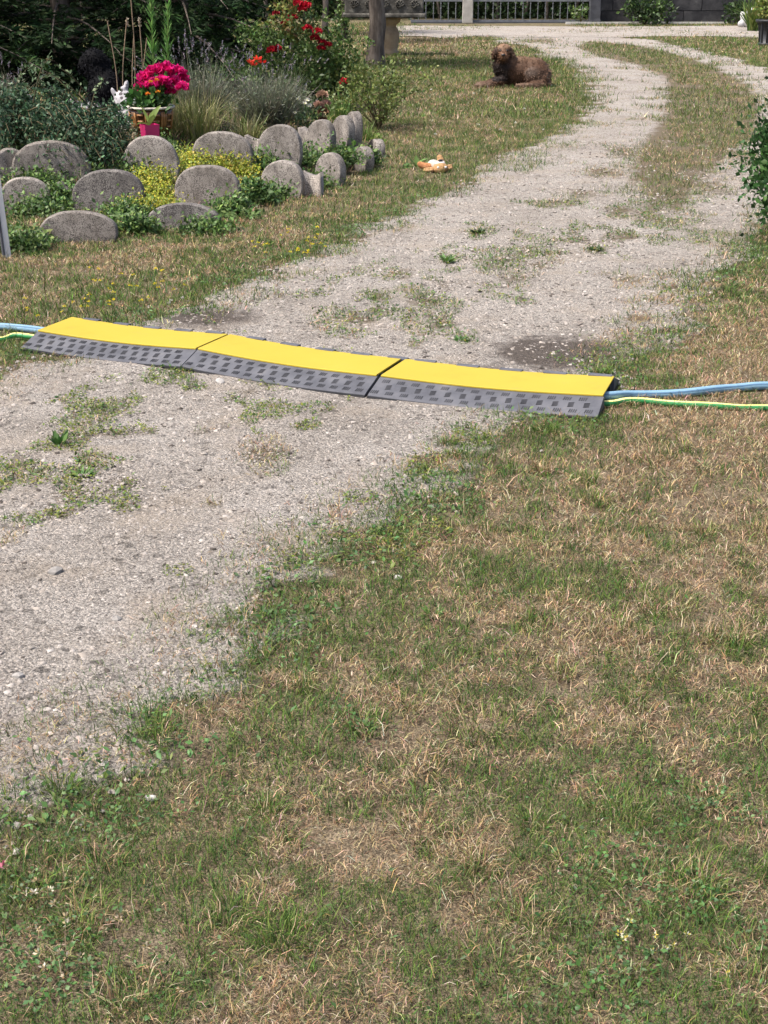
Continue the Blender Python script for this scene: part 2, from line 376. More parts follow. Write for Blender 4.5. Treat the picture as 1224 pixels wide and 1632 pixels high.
for (px, py, rx, ry, g) in WEEDS:
    c = P(px, py); ry *= 1.9; rx *= 1.45; WA.append((c.x, c.y, rx / PXM(c.y), abs(P(px, py - ry).y - P(px, py + ry).y) / 2, g))
def weed(x, y):
    m = np.zeros(np.shape(x)); g = np.zeros(np.shape(x))
    for cx, cy, rx, ry, gg in WA:
        q = 1 - np.hypot((x - cx) / rx, (y - cy) / ry); up = q > m
        m = np.where(up, q, m); g = np.where(up, gg, g)
    return m, g
CY, CX = curve([(-60, 900), (60, 780), (150, 720), (330, 640), (600, 480), (760, 430), (950, 385), (1050, 335), (1080, 300)])
_weed0 = weed
def weed(x, y):
    m, g = _weed0(x, y)
    q = (1 - np.abs(x - np.interp(y, CY, CX)) / (.30 + .055 * y)) * ((y > 4.2) & (y < 11.5))
    q = np.clip(q, 0, 1) * sstep(.42, .58, fbm(x * 2.6, y * 1.7, 640, 3)) * .8
    up = q > m
    return np.where(up, q, m), np.where(up, .42 + .5 * vnoise(x * 3, y * 3, 650), g)
def edge_wob(x, y): return (fbm(x * 2.2, y * 2.2, 3) - .5) * .58 + (fbm(x * 7, y * 7, 9, 3) - .5) * .40
def grav(x, y):
    """1 on bare gravel, 0 on lawn; soft edges"""
    wob = edge_wob(x, y) * np.clip(y / 8, .5, 2.0)
    d = np.minimum(x - xl(y), xr(y) - x) + wob
    g = sstep(-.16, .34, d + (fbm(x * 5, y * 4, 14, 3) - .5) * .35)
    rd = np.minimum(np.minimum(y - ROAD0, ROAD1 - y), x - .45) + wob * .8
    g = np.maximum(g, sstep(-.2, .2, rd))
    md = polydist(x, y, MEDIAN) + wob * 1.3
    g = g * (1 - sstep(-.2, .25, md))
    return g
GB = [(1130, 1430, 430, 330, .8), (130, 1380, 260, 160, .3), (1100, 1120, 200, 60, .12), (40, 1480, 300, 200, .5), (1100, 1620, 400, 160, .4), (150, 1290, 260, 70, .4), (430, 1050, 130, 80, .35), (560, 960, 180, 70, .25), (760, 780, 160, 60, .3), (880, 690, 140, 30, .5), (980, 590, 60, 30, .5),
      (1160, 860, 200, 180, -.3), (1150, 720, 200, 110, -.35), (680, 1300, 260, 130, -.25), (600, 1600, 280, 100, -.3), (1170, 520, 120, 110, -.32), (760, 260, 120, 40, .25), (880, 200, 60, 60, .3), (650, 110, 90, 24, .3), (900, 100, 60, 20, .25), (760, 150, 110, 16, -.2), (740, 75, 160, 14, -.35), (640, 62, 80, 8, -.3),
      (150, 530, 220, 70, .35), (180, 480, 200, 16, .35), (480, 400, 110, 22, .3), (330, 400, 200, 20, -.08), (580, 330, 120, 30, .1), (420, 370, 80, 12, -.2), (60, 440, 90, 40, .05), (1120, 180, 90, 60, .3), (1050, 300, 90, 40, .3), (1000, 80, 90, 14, .35)]
GBW = []
for (px, py, rx, ry, a) in GB:
    c = P(px, py); GBW.append((c.x, c.y, rx / PXM(c.y), abs(P(px, py - ry).y - P(px, py + ry).y) / 2, a))
def green(x, y):
    g = .48 + .16 * sstep(8, 14, y) + (fbm(x * 1.1, y * 1.1, 21) - .5) * .6 + (fbm(x * 5, y * 5, 31, 3) - .5) * 1.2
    for cx, cy, rx, ry, a in GBW:
        g = g + a * np.exp(-((x - cx) / rx) ** 2 - ((y - cy) / ry) ** 2)
    e = np.maximum(xl(y) - x, x - xr(y))    # greener along the gravel edge
    g = g + .25 * np.exp(-((e - .12) / .25) ** 2)
    return np.clip(g, .05, .95)
def gz(x, y): return (fbm(x * .9, y * .9, 41, 3) - .5) * .03

# ------------------------------------------------------------------ ground
def ground_mat(name, gravel):
    m, nt, out = M_new(name); L = nt.links.new
    g = N(nt, 'ShaderNodeNewGeometry'); pos = g.outputs['Position']
    p = N(nt, 'ShaderNodeBsdfPrincipled'); p.inputs['Roughness'].default_value = .95; p.inputs['Specular IOR Level'].default_value = .12
    a = N(nt, 'ShaderNodeAttribute', attribute_name='Col')
    sep = N(nt, 'ShaderNodeSeparateColor'); L(a.outputs['Color'], sep.inputs[0])
    def noise(s, d=5, r=.6):
        n = N(nt, 'ShaderNodeTexNoise'); n.inputs['Scale'].default_value = s; n.inputs['Detail'].default_value = d; n.inputs['Roughness'].default_value = r
        L(pos, n.inputs['Vector']); return n.outputs[0]
    def vor(s, out='Distance', feat='F1'):
        v = N(nt, 'ShaderNodeTexVoronoi', feature=feat); v.inputs['Scale'].default_value = s; L(pos, v.inputs['Vector']); return v.outputs[out]
    def mix(f, c0, c1, mode='MIX'):
        x = N(nt, 'ShaderNodeMix', data_type='RGBA', blend_type=mode)
        for sock, v in ((0, f), (6, c0), (7, c1)):
            if hasattr(v, 'links') or hasattr(v, 'is_output'): L(v, x.inputs[sock])
            elif isinstance(v, tuple): x.inputs[sock].default_value = (*v, 1)
            else: x.inputs[sock].default_value = v
        return x.outputs[2]
    if gravel:
        r1 = ramp(nt, [(.3, (.40, .357, .315)), (.5, (.50, .453, .407)), (.7, (.565, .518, .473))]); L(noise(1.6, 6), r1.inputs[0])
        cells = ramp(nt, [(0, .42), (.2, .80), (.6, 1.0), (.85, 1.1), (1, 1.25)]); sc = N(nt, 'ShaderNodeSeparateColor'); L(vor(130, 'Color'), sc.inputs[0]); L(sc.outputs[0], cells.inputs[0])
        c = mix(.85, r1.outputs[0], cells.outputs[0], 'MULTIPLY')
        c2 = ramp(nt, [(0, .55), (.5, 1.0), (1, 1.35)]); s2 = N(nt, 'ShaderNodeSeparateColor'); L(vor(210, 'Color'), s2.inputs[0]); L(s2.outputs[1], c2.inputs[0])
        c = mix(.8, c, c2.outputs[0], 'MULTIPLY')
        v3 = N(nt, 'ShaderNodeTexVoronoi', feature='DISTANCE_TO_EDGE'); v3.inputs['Scale'].default_value = 95; L(pos, v3.inputs['Vector'])
        cr = ramp(nt, [(0, .42), (.06, .8), (.14, 1.0)]); L(v3.outputs[0], cr.inputs[0]); c = mix(.75, c, cr.outputs[0], 'MULTIPLY')
        c3 = ramp(nt, [(0, .38), (.12, .9), (.3, 1.0), (1, 1.06)]); s3 = N(nt, 'ShaderNodeSeparateColor'); L(vor(38, 'Color'), s3.inputs[0]); L(s3.outputs[2], c3.inputs[0])
        c = mix(.8, c, c3.outputs[0], 'MULTIPLY')
        sand = ramp(nt, [(.52, 0), (.66, 1)]); L(noise(2.3, 5), sand.inputs[0])
        sm = N(nt, 'ShaderNodeMath', operation='MULTIPLY'); sm.inputs[1].default_value = .55; L(sand.outputs[0], sm.inputs[0])
        c = mix(sm.outputs[0], c, (.44, .37, .30))
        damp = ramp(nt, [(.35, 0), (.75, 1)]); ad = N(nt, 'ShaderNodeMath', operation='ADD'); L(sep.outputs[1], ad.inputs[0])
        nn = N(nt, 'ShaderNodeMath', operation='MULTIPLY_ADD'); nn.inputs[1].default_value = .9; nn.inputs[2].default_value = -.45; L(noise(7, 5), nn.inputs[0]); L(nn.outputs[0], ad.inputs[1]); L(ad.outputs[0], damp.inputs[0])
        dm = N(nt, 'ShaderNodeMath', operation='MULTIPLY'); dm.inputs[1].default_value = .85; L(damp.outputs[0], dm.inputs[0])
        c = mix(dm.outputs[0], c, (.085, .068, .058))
        soil = ramp(nt, [(.35, 0), (.65, 1)]); ad2 = N(nt, 'ShaderNodeMath', operation='ADD'); L(sep.outputs[0], ad2.inputs[0]); L(nn.outputs[0], ad2.inputs[1]); L(ad2.outputs[0], soil.inputs[0])
        c = mix(soil.outputs[0], c, (.19, .155, .11))
    else:
        r1 = ramp(nt, [(.3, (.12, .09, .06)), (.5, (.21, .165, .11)), (.7, (.32, .26, .18))]); L(noise(9, 8, .7), r1.inputs[0])
        r2 = ramp(nt, [(.34, .16), (.46, .62), (.54, 1.0), (.66, 1.6)]); L(noise(210, 4, .65), r2.inputs[0])
        c = mix(.9, r1.outputs[0], r2.outputs[0], 'MULTIPLY')
        c = mix(sep.outputs[0], c, (.07, .085, .03))
    L(c, p.inputs['Base Color'])
    hs = N(nt, 'ShaderNodeMath', operation='MULTIPLY_ADD'); hs.inputs[1].default_value = -.5; L(vor(85), hs.inputs[0]); L(noise(160, 4, .7), hs.inputs[2])
    b = N(nt, 'ShaderNodeBump'); b.inputs['Strength'].default_value = 1.0; b.inputs['Distance'].default_value = .022 if gravel else .012; L(hs.outputs[0], b.inputs['Height'])
    L(b.outputs[0], p.inputs['Normal']); L(p.outputs[0], out.inputs[0])
    return m
MAT['ground'] = ground_mat('dry_lawn_soil', False)
MAT['gravel'] = ground_mat('crushed_gravel', True)

def grid_mesh(name, X, Y, Z, cols):
    r, c = X.shape; V = np.stack([X, Y, Z], -1).reshape(-1, 3)
    i = np.arange(r * c).reshape(r, c)
    F = np.stack([i[:-1, :-1], i[:-1, 1:], i[1:, 1:], i[1:, :-1]], -1).reshape(-1, 4)
    return mesh_np(name, V, F, cols.reshape(-1, 3), True)
ys = np.concatenate([[-300, -60, -10, -3], np.arange(-1, 12, .12), np.arange(12, 46, .3), [50, 60, 90, 160, 400]])
xs = np.concatenate([[-400, -120, -40, -22], np.arange(-14, -6, .5), np.arange(-6, 6, .12), np.arange(6, 16, .5), [22, 40, 120, 400]])
X, Y = np.meshgrid(xs, ys)
near = (np.abs(X) < 16) & (Y > -2) & (Y < 46)
Z = np.where(near, gz(X, Y), 0)
GC = np.zeros(X.shape + (3,)); GC[..., 0] = np.where(Y > 5, sstep(5, 18, Y) * .45 * green(X, Y), 0) + (~near) * .5
gnd = link('ground', grid_mesh('ground', X, Y, Z, GC), MAT['ground']); tag(gnd, 'dry patchy lawn and bare soil around the gravel drive', kind='structure')

# gravel drive: rows across, ragged edges
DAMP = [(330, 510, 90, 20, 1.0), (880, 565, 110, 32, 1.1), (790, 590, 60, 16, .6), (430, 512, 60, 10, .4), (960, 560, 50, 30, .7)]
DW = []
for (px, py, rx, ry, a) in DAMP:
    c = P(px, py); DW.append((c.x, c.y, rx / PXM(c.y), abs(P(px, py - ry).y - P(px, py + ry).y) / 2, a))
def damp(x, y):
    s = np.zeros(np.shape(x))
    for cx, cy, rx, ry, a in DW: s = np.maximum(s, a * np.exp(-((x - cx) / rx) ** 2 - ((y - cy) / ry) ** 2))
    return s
dy = np.concatenate([np.arange(1.2, 12, .05), np.arange(12, ROAD0 + .6, .15)])
t = np.linspace(0, 1, 90)[None, :]
e = lambda y, s: (fbm(y * 2.1, y * 0 + s, 3) - .5) * .4 * np.clip(y / 8, .5, 2) + (fbm(y * 9, y * 0 + s, 5, 2) - .5) * .14
xa = (xl(dy) - e(dy, 1.3) - .45)[:, None]; xb = (xr(dy) + e(dy, 7.7) + .45)[:, None]
X = xa + (xb - xa) * t; Y = np.repeat(dy[:, None], 90, 1)
sgn = np.minimum(t, 1 - t)
wm, wg = weed(X, Y)
GC = np.zeros(X.shape + (3,)); GC[..., 0] = np.maximum(sstep(-.25, .3, polydist(X, Y, MEDIAN)), sstep(.1, .9, wm) * .6); GC[..., 1] = damp(X, Y)
de = np.minimum(X - xa, xb - X); den = de + (fbm(X * 6, Y * 6, 404, 3) - .5) * .45
GC[..., 0] = np.maximum(GC[..., 0], 1 - sstep(.22, .55, den))
Z = gz(X, Y) - .022 + .030 * sstep(.0, .5, den) * (de > .01) - .004 * sstep(.2, .9, wm)
drv = link('driveway', grid_mesh('driveway', X, Y, Z, GC), MAT['gravel']); tag(drv, 'pale crushed gravel drive curving up to the road', kind='structure')
RX0 = (640 - 612) / FPX * (34 * CP + CAM_H * SP)
rx_ = np.concatenate([np.arange(RX0 - .4, 16, .3), [30, 60]])
ry_ = np.linspace(ROAD0, ROAD1, 12)
X, Y = np.meshgrid(rx_, ry_); edge = np.zeros_like(Y); edge[0] = -1; edge[-1] = 1
Y = Y + edge * (fbm(X * 1.4, X * 0 + edge, 8) - .5) * 1.4
GC = np.zeros(X.shape + (3,))
rd = link('road', grid_mesh('road', X, Y, gz(X, Y) * (np.abs(X) < 16) + .014, GC), MAT['gravel']); tag(rd, 'pale gravel lane running along the fence', kind='structure')

# flower bed mound
X, Y = np.meshgrid(np.arange(-8.6, .2, .08), np.arange(9.0, 17.6, .08))
bh = bed_h(X, Y); Z = bh - .02 * (bh <= 0) + gz(X, Y) * 0 - .012 * (bh <= 0)
bd = link('flower_bed', grid_mesh('flower_bed', X, Y, Z, np.zeros(X.shape + (3,))), MAT['soil']); tag(bd, 'raised bed of dark soil behind the edging stones', kind='structure')

# ------------------------------------------------------------------ hose ramp: three modules end to end
RW, RT0, RT1, RH = .54, .138, .408, .060           # width, lid front and back edge, height
FL = [P(60, 526, .07), P(315, 555, .07), P(606, 598, .07), P(963, 629.5, .07)]
FR = []
for i_ in range(4):
    q0 = FL[max(i_ - 1, 0)]; q1 = FL[min(i_ + 1, 3)]; nn_ = Vector((-(q1 - q0).y, (q1 - q0).x, 0)).normalized(); p_ = FL[i_] - nn_ * RT0; FR.append(Vector((p_.x, p_.y, 0)))
RAMP_FRAMES = []
def sag(u): return -.012 * math.sin(math.pi * u)
SEGLAB = ['yellow lidded rubber hose ramp module nearest the flower bed, blue hose entering its end',
          'middle yellow lidded rubber hose ramp module between the two others',
          'yellow lidded rubber hose ramp module on the lawn side, hoses leaving its end']
def pad_mesh(vert):
    mb = MB()
    for k in range(4):
        o = (k - 1.5) * .0084
        d = (.0024, .023, .0022) if vert else (.024, .0024, .0022)
        c = (o, 0, .0012) if vert else (0, o, .0012)
        mb.box(c, d, Matrix.Rotation(math.radians(-9 if vert else 12), 3, 'Z'), .9)
    me = mb.mesh('tread_pad'); me.materials.append(MAT['rubber_bar']); return me
PADV, PADH = pad_mesh(True), pad_mesh(False)
for si in range(3):
    A, B = FR[si], FR[si + 1]
    e_ = (B - A); Ls = e_.length; e_.normalize(); rz = math.atan2(e_.y, e_.x)
    gap = (.004, .013, .0)[si]
    r = thing('hose_ramp', SEGLAB[si], 'hose ramp', (A.x, A.y, .008), rz, 'hose ramp modules laid end to end across the drive')
    RAMP_FRAMES.append((A.copy(), e_.copy(), Vector((-e_.y, e_.x, 0)), Ls))
    L1 = Ls - gap
    yaw_ = [math.atan2((FR[q + 1] - FR[q]).y, (FR[q + 1] - FR[q]).x) for q in range(3)]
    ma = math.tan((yaw_[si] - yaw_[si - 1]) / 2) if si > 0 else 0; mb_ = math.tan((yaw_[si + 1] - yaw_[si]) / 2) if si < 2 else 0
    def extrude(name, prof, mat, x0=0.0, x1=None, n=14, bevel=0.0):
        x1 = L1 if x1 is None else x1; mb = MB(); v = []; f = []; k = len(prof)
        for i in range(n + 1):
            x = x0 + (x1 - x0) * i / n
            for (y, z) in prof: v.append((x + y * (ma * (1 - i / n) - mb_ * i / n), y, z + sag(x / Ls)))
        for i in range(n):
            for j in range(k):
                j2 = (j + 1) % k; f.append((i * k + j, (i + 1) * k + j, (i + 1) * k + j2, i * k + j2))
        f.append(tuple(range(k))); f.append(tuple(n * k + j for j in range(k - 1, -1, -1)))
        mb.add(v, f); return mb.build(name, mat, r, bevel=bevel)
    extrude('front_slope', [(.004, .008), (.004, .014), (RT0 - .002, RH - .004), (RT0 + .014, RH - .004), (RT0 + .014, .008)], MAT['rubber'], bevel=.0015)
    extrude('back_slope', [(RT1 - .014, .008), (RT1 - .014, RH - .004), (RT1 + .002, RH - .004), (RW - .004, .014), (RW - .004, .008)], MAT['rubber'], bevel=.0015)
    extrude('base_plate', [(-.004, -.014), (-.004, .0075), (RW + .004, .0075), (RW + .004, -.014)], MAT['rubber_clean'])
    extrude('divider', [(.292, .008), (.292, RH - .006), (.305, RH - .006), (.305, .008)], MAT['rubber_clean'])
    extrude('lid', [(RT0 - .004, RH - .003), (RT0 - .004, RH + .002), (RT0, RH + .004), (RT1, RH + .004), (RT1, RH - .003)], MAT['yellow'], .004, L1 - .004, n=20)
    nt_ = 5
    for k in range(nt_):                     # hinge tabs along the lid's far edge
        x = L1 * (k + .72) / nt_; lw = L1 / nt_ * .52
        tb = MB().box((0, 0, 0), (lw, .03, .012)).build('hinge_tab', MAT['rubber'], r, bevel=.003, loc=(x - lw * .1, RT1 + .007, RH + .002 + sag(x / Ls)))
    npad = 15; slope = math.atan2(RH - .018, RT0 - .006)
    for row in range(3):
        for k in range(npad):
            x = L1 * (k + (.75, .10, .34)[row]) / npad
            if x > L1 - .018 or x < .018: continue
            u = (.80, .50, .20)[row]
            y = .004 + (RT0 - .006) * u; z = .014 + (RH - .018) * u + .0006 + sag(x / Ls)
            o = link('tread_pad', PADH if row == 1 else PADV, None, r, (x, y, z)); o.rotation_euler = (slope, 0, 0)

# hoses run through the ramp channels
def chan(si, u, tt, z):
    A, e_, n_, Ls = RAMP_FRAMES[si]; q = A + e_ * (Ls * u) + n_ * tt; q.z = .012 + z + sag(u); return q
HB = [P(-420, 505, .018), P(-200, 512, .018), P(-60, 519, .018), P(15, 521.5, .02)] + [chan(0, .06, .222, .027), chan(0, .5, .222, .026), chan(0, .95, .222, .026), chan(1, .5, .222, .026), chan(1, .95, .222, .026), chan(2, .5, .222, .026), chan(2, .95, .222, .027)] \
     + [P(1010, 630, .018), P(1100, 626.5, .018), P(1165, 619, .018), P(1215, 616.5, .018), P(1300, 616, .018), P(1420, 622, .018), P(1640, 640, .018)]
HG = [P(-380, 560, .004), P(-180, 552, .004), P(-40, 548, .006), P(5, 541, .01), P(30, 536, .018)] + [chan(0, .06, .170, .01), chan(0, .5, .170, .01), chan(0, .95, .170, .01), chan(1, .5, .170, .01), chan(1, .95, .170, .01), chan(2, .5, .170, .01), chan(2, .96, .170, .01)] \
     + [P(1000, 640, .013), P(1060, 643, .013), P(1130, 648, .013), P(1190, 650.5, .014), P(1260, 653, .013), P(1400, 654, .013), P(1640, 650, .013)]
def hose(name, label, pts, r, mat, smat, angs):
    h = thing(name, label, 'hose', (0, 0, 0))
    c = catmull(pts, 10)
    c = [Vector((p.x, p.y, p.z + .002 * math.sin(i * .37) + .003)) for i, p in enumerate(c)]
    MB().tube(c, r, 14).build('hose_wall', mat, h, True)
    for a0, a1 in angs:                      # stripe: a thin shell round part of the wall
        v = []; f = []; n = 4
        for i, p in enumerate(c):
            t_ = (c[min(i + 1, len(c) - 1)] - c[max(i - 1, 0)]).normalized(); s_ = t_.cross(Vector((0, 0, 1))).normalized(); u_ = s_.cross(t_)
            for k in range(n + 1):
                a = math.radians(a0 + (a1 - a0) * k / n + 6 * math.sin(i * .05)); v.append(p + (s_ * math.cos(a) + u_ * math.sin(a)) * (r + .0008))
        for i in range(len(c) - 1):
            for k in range(n): q = i * (n + 1) + k; f.append((q, q + n + 1, q + n + 2, q + 1))
        MB().add(v, f).build('stripe', smat, h, True)
hose('blue_hose', 'light blue hose with dark stripe running through the ramp', HB, .0172, MAT['hose_blue'], MAT['hose_stripe'], [(28, 46)])
hose('green_hose', 'thin green hose with a yellow stripe running through the ramp', HG, .0128, MAT['hose_green'], MAT['hose_yellow'], [(50, 150)])

# ------------------------------------------------------------------ edging stones
def slab_mesh(wd, hh, th, sq=2.3, seed=0, bury=.15):
    """disc-like slab: widest a third of the way up, rounded rim, flat faces"""
    rs = random.Random(seed); out = []
    c0 = hh * .30; n = 30; ph = (rs.uniform(0, .03), rs.uniform(0, 6), rs.uniform(0, .02), rs.uniform(0, 6))
    a0 = -.62
    for k in range(n + 1):
        a = a0 + (math.pi - 2 * a0) * k / n
        c, s = math.cos(a), math.sin(a)
        x = wd / 2 * (abs(c) ** (2 / sq)) * (1 if c > 0 else -1); z = c0 + (hh - c0) * (abs(s) ** (2 / sq)) * (1 if s > 0 else -1)
        j = 1 + rs.uniform(-.006, .006) + ph[0] * math.sin(2 * a + ph[1]) + ph[2] * math.sin(3 * a + ph[3]); out.append((x * j, c0 + (z - c0) * j))
    out = [(out[0][0] * .97, -bury)] + [(x, max(z, -bury + .02)) for x, z in out] + [(out[-1][0] * .97, -bury)]
    m = len(out); cz = c0
    lay = [(-th / 2 - .001, .55), (-th / 2, .93), (-th / 2 + .0005, .955), (-th / 2 + .004, .978), (-th / 2 + .012, .995), (-th / 2 + .02, 1.0), (th / 2 - .02, 1.0), (th / 2 - .008, .985), (th / 2, .95)]
    v = []; f = []
    for y, s in lay:
        for x, z in out: v.append((x * s, y + rs.uniform(-.0012, .0012) - .10 * 0, cz + (z - cz) * s if z > -bury + .01 else z))
    for i in range(len(lay) - 1):
        for k in range(m): k2 = (k + 1) % m; f.append((i * m + k, i * m + k2, (i + 1) * m + k2, (i + 1) * m + k))
    b = len(v); v.append((0, lay[0][0] - .001, cz)); v.append((0, lay[-1][0], cz))
    for k in range(m): k2 = (k + 1) % m; f.append((b, k2, k)); f.append((b + 1, (len(lay) - 1) * m + k, (len(lay) - 1) * m + k2))
    v = [(x, y + (z - 0) * .12, z) for x, y, z in v]           # leans back a little
    return v, f
STONES = [  # photo x, top y, base y, width px, ground z, yaw, mat, superellipse, label
    (40, 288, 340, 86, 0, 6, 'concrete', 2.3, 'grey speckled edging stone behind the leaning board'),
    (123, 341, 388, 126, 0, 4, 'concrete', 2.2, 'low rounded edging stone standing foremost on the lawn, left of the other low one'),
    (172, 276, 342, 122, 0, -4, 'concrete_dark', 2.3, 'dark lichen speckled rounded edging stone above the foremost low one'),
    (292, 328, 368, 122, 0, -4, 'concrete_dark', 2.1, 'low dark rounded edging stone below the pale one ringed by yellow stonecrop'),
    (330, 268, 332, 108, 0, -6, 'concrete', 2.4, 'pale rounded edging stone ringed by yellow stonecrop'),
    (450, 260, 314, 76, 0, -16, 'concrete', 2.2, 'rounded edging stone beside the strawberry leaves, joined by a neck'),
    (525, 248, 296, 56, 0, -36, 'concrete', 2.2, 'rounded edging stone turned sideways at the lawn corner of the bed'),
    (577, 236, 273, 40, 0, -56, 'concrete', 2.1, 'narrow edging stone seen edge on past the bed corner'),
    (598, 224, 253, 34, 0, -66, 'concrete', 2.1, 'smallest edging stone at the far end of the lower row'),
    (82, 229, 300, 126, .10, 10, 'concrete', 2.3, 'large shaded edging stone under the dark trailing shrub'),
    (20, 240, 300, 60, .10, 24, 'concrete', 2.3, 'edging stone half hidden by leaves at the photo edge, under the trailing shrub'),
    (240, 222, 285, 90, .13, 0, 'concrete', 2.3, 'rounded edging stone under the magenta pot, dry tendrils across it'),
    (354, 214, 270, 100, .14, -5, 'concrete', 2.3, 'weathered edging stone in the upper row under the pale grasses'),
    (446, 203, 262, 76, .14, -12, 'concrete', 2.2, 'tallest rounded edging stone in the upper row below the lavender'),
    (510, 194, 246, 54, .14, -38, 'concrete', 2.2, 'upper row edging stone next to the white daisies'),
    (544, 187, 236, 44, .13, -48, 'concrete', 2.1, 'upper row edging stone turned nearly edge on'),
    (561, 181, 229, 34, .13, -62, 'concrete', 2.1, 'slim pale edging stone closing the upper row')]
STONE_POS = []
for i, (px, ty, by, wpx, z0, yaw, mt, sq, lab) in enumerate(STONES):
    b = P(px, by, z0); sc = PXM(b.y, z0)
    cosd = math.cos(math.atan((816 - by) / FPX) - PITCH)
    hh = (by - ty) / sc / abs(math.cos(PITCH - math.atan((816 - by) / FPX)))
    wd = max(.12, (wpx / sc - .10 * math.sin(math.radians(abs(yaw))))) / max(.55, math.cos(math.radians(yaw)))
    st = thing('edging_stone', lab, 'edging stone', (b.x, b.y + .06, z0), math.radians(yaw), 'rounded concrete stones edging the flower bed')
    v, f = slab_mesh(wd, hh, .085, sq, i); link('slab', MB().add(v, f).mesh('slab', True), MAT[mt], st)
    STONE_POS.append((b.x, b.y + .06, wd, hh))
    if i in (2, 5, 13, 14):                 # concave neck that joins the wave-shaped stones
        sd = -1 if i in (2, 13, 14) else 1
        v = []; f = []; n = 8; nw = .15
        for q in range(2):
            for k in range(n + 1):
                tt = k / n; x = sd * (wd * .40 + nw * tt); z = hh * (.78 - .20 * math.sin(math.pi * min(tt * .8 + .1, 1)) - .02)
                y0 = .02 + .05 * math.sin(math.pi * tt)
                v.append((x, y0 + (.09 if q else 0), z)); v.append((x, y0 + (.09 if q else 0), -.1))
        m = 2 * (n + 1)
        for k in range(n):
            a = 2 * k; f += [(a, a + 1, a + 3, a + 2), (m + a, m + a + 2, m + a + 3, m + a + 1), (a, a + 2, m + a + 2, m + a)]
        f += [(0, m, m + 1, 1), (2 * n, 2 * n + 1, m + 2 * n + 1, m + 2 * n)]
        link('neck', MB().add(v, f).mesh('neck', True), MAT[mt], st)

# leaning board at the edge of the bed
bb = P(13, 411); tp = D(-18, 190, bb.y + .12)
bo = thing('leaning_board', 'narrow whitish weathered board leaning at the bed edge', 'board', bb)
ax = (tp - bb); Mr = ax.to_track_quat('Z', 'Y').to_matrix()
MB().box(Mr @ Vector((0, 0, ax.length * .5)), (.036, .022, ax.length), Mr).build('plank', MAT['board'], bo, bevel=.003)
MB().box(Mr @ Vector((.026, .004, ax.length * .5)), (.012, .03, ax.length * .99), Mr).build('dark_edge_strip', MAT['dark_post'], bo, bevel=.002)
MB().box(Mr @ Vector((-.004, -.014, ax.length * .5)), (.010, .006, ax.length * .99), Mr).build('ridge', MAT['board'], bo, bevel=.001)

# ------------------------------------------------------------------ lawn blades and weeds
def in_ramp(x, y):
    m = np.zeros(np.shape(x), bool)
    for A, e_, n_, Ls in RAMP_FRAMES:
        u = (x - A.x) * e_.x + (y - A.y) * e_.y; v = (x - A.x) * n_.x + (y - A.y) * n_.y
        m |= (u > -.01) & (u < Ls + .01) & (v > 0.0) & (v < RW)
    return m
GREENS = [(.060, .118, .020), (.092, .16, .030), (.042, .088, .016), (.135, .20, .042), (.066, .122, .038), (.165, .215, .058), (.048, .112, .036), (.026, .056, .012)]
STRAWS = [(.37, .275, .15), (.295, .208, .11), (.45, .352, .22), (.17, .112, .063), (.335, .25, .132), (.10, .064, .037), (.39, .305, .19), (.54, .445, .31), (.235, .16, .088)]
ZONES = [(1.5, 2.6, 42000, .0013, .025), (2.6, 4.2, 26500, .0017, .027), (4.2, 6.5, 14500, .0023, .031), (6.5, 10, 7600, .0033, .037), (10, 16, 4000, .0049, .045), (16, 26, 1750, .0085, .055), (26, 38.2, 750, .0135, .058)]
GEO = []
for zi, (d0, d1, dens, wd, ln) in enumerate(ZONES):
    hw = .29 * d1 + 2.1
    n = int(dens * (d1 - d0) * 2 * hw)
    x = rng.uniform(-hw, hw, n); y = rng.uniform(d0, d1, n)
    lim = .29 * y + .4; k = (np.abs(x) < lim) | ((np.abs(x) < lim + 1.7) & (rng.random(n) < .22)); x, y = x[k], y[k]
    if d1 > 9: k = polydist(x, y, BED) < -.02; x, y = x[k], y[k]
    g = green(x, y); lawn = 1 - grav(x, y)
    hole = fbm(x * 4.5, y * 4.5, 61, 3)
    lawn = lawn * (.38 + .62 * sstep(.30, .47, hole + .12 * g))
    wm, wg = weed(x, y)
    wj = wm - .24 + (fbm(x * 7, y * 5, 77, 4) - .5) * 2.6
    wp_ = sstep(.0, .6, wj) * (wm > 0) * .6
    onw = wp_ > lawn
    pr = np.maximum(lawn, wp_)
    k = (rng.random(len(x)) < pr) & ~in_ramp(x, y); x, y, g, wg, onw = x[k], y[k], g[k], wg[k], onw[k]
    g = np.where(onw, wg, g); n = len(x)
    cl = fbm(x * 14, y * 14, 88, 2)           # small tufts of one colour
    isg = rng.random(n) < np.clip(g + (cl - .5) * 2.0, .03, .97)
    col = np.where(isg[:, None], pick(GREENS, n, .28), pick(STRAWS, n, .28))
    tipc = np.where((isg & (rng.random(n) < .35))[:, None], col * .4 + .6 * pick(STRAWS, n, .15), col * 1.08)
    l = ln * rng.lognormal(-.1, .38, n) * np.where(isg, 1.0, .95) * np.where(onw, .75, 1) * (.75 + .5 * cl)
    lean = np.where(isg, np.abs(rng.normal(.75, .35, n)), np.abs(rng.normal(1.15, .35, n))); lean = np.clip(lean, .05, 1.5)
    az = rng.uniform(0, 2 * np.pi, n)
    bx = np.stack([x, y, gz(x, y) + .002 + np.where(isg, 0, rng.uniform(0, .012, n))], 1)
    GEO.append(blades(bx, az, lean, l, wd * np.where(np.abs(x) > .29 * y + .4, 2.1, 1.0) * rng.uniform(.6, 1.35, n), col, tipc, fine=zi < 4))
V, F, C = cat_geo(GEO)
go = link('grass', mesh_np('grass', V, F, C), MAT['grass']); tag(go, 'patchy lawn grass, part green and part straw dry', 'grass', kind='stuff')
print('grass tris', len(F))

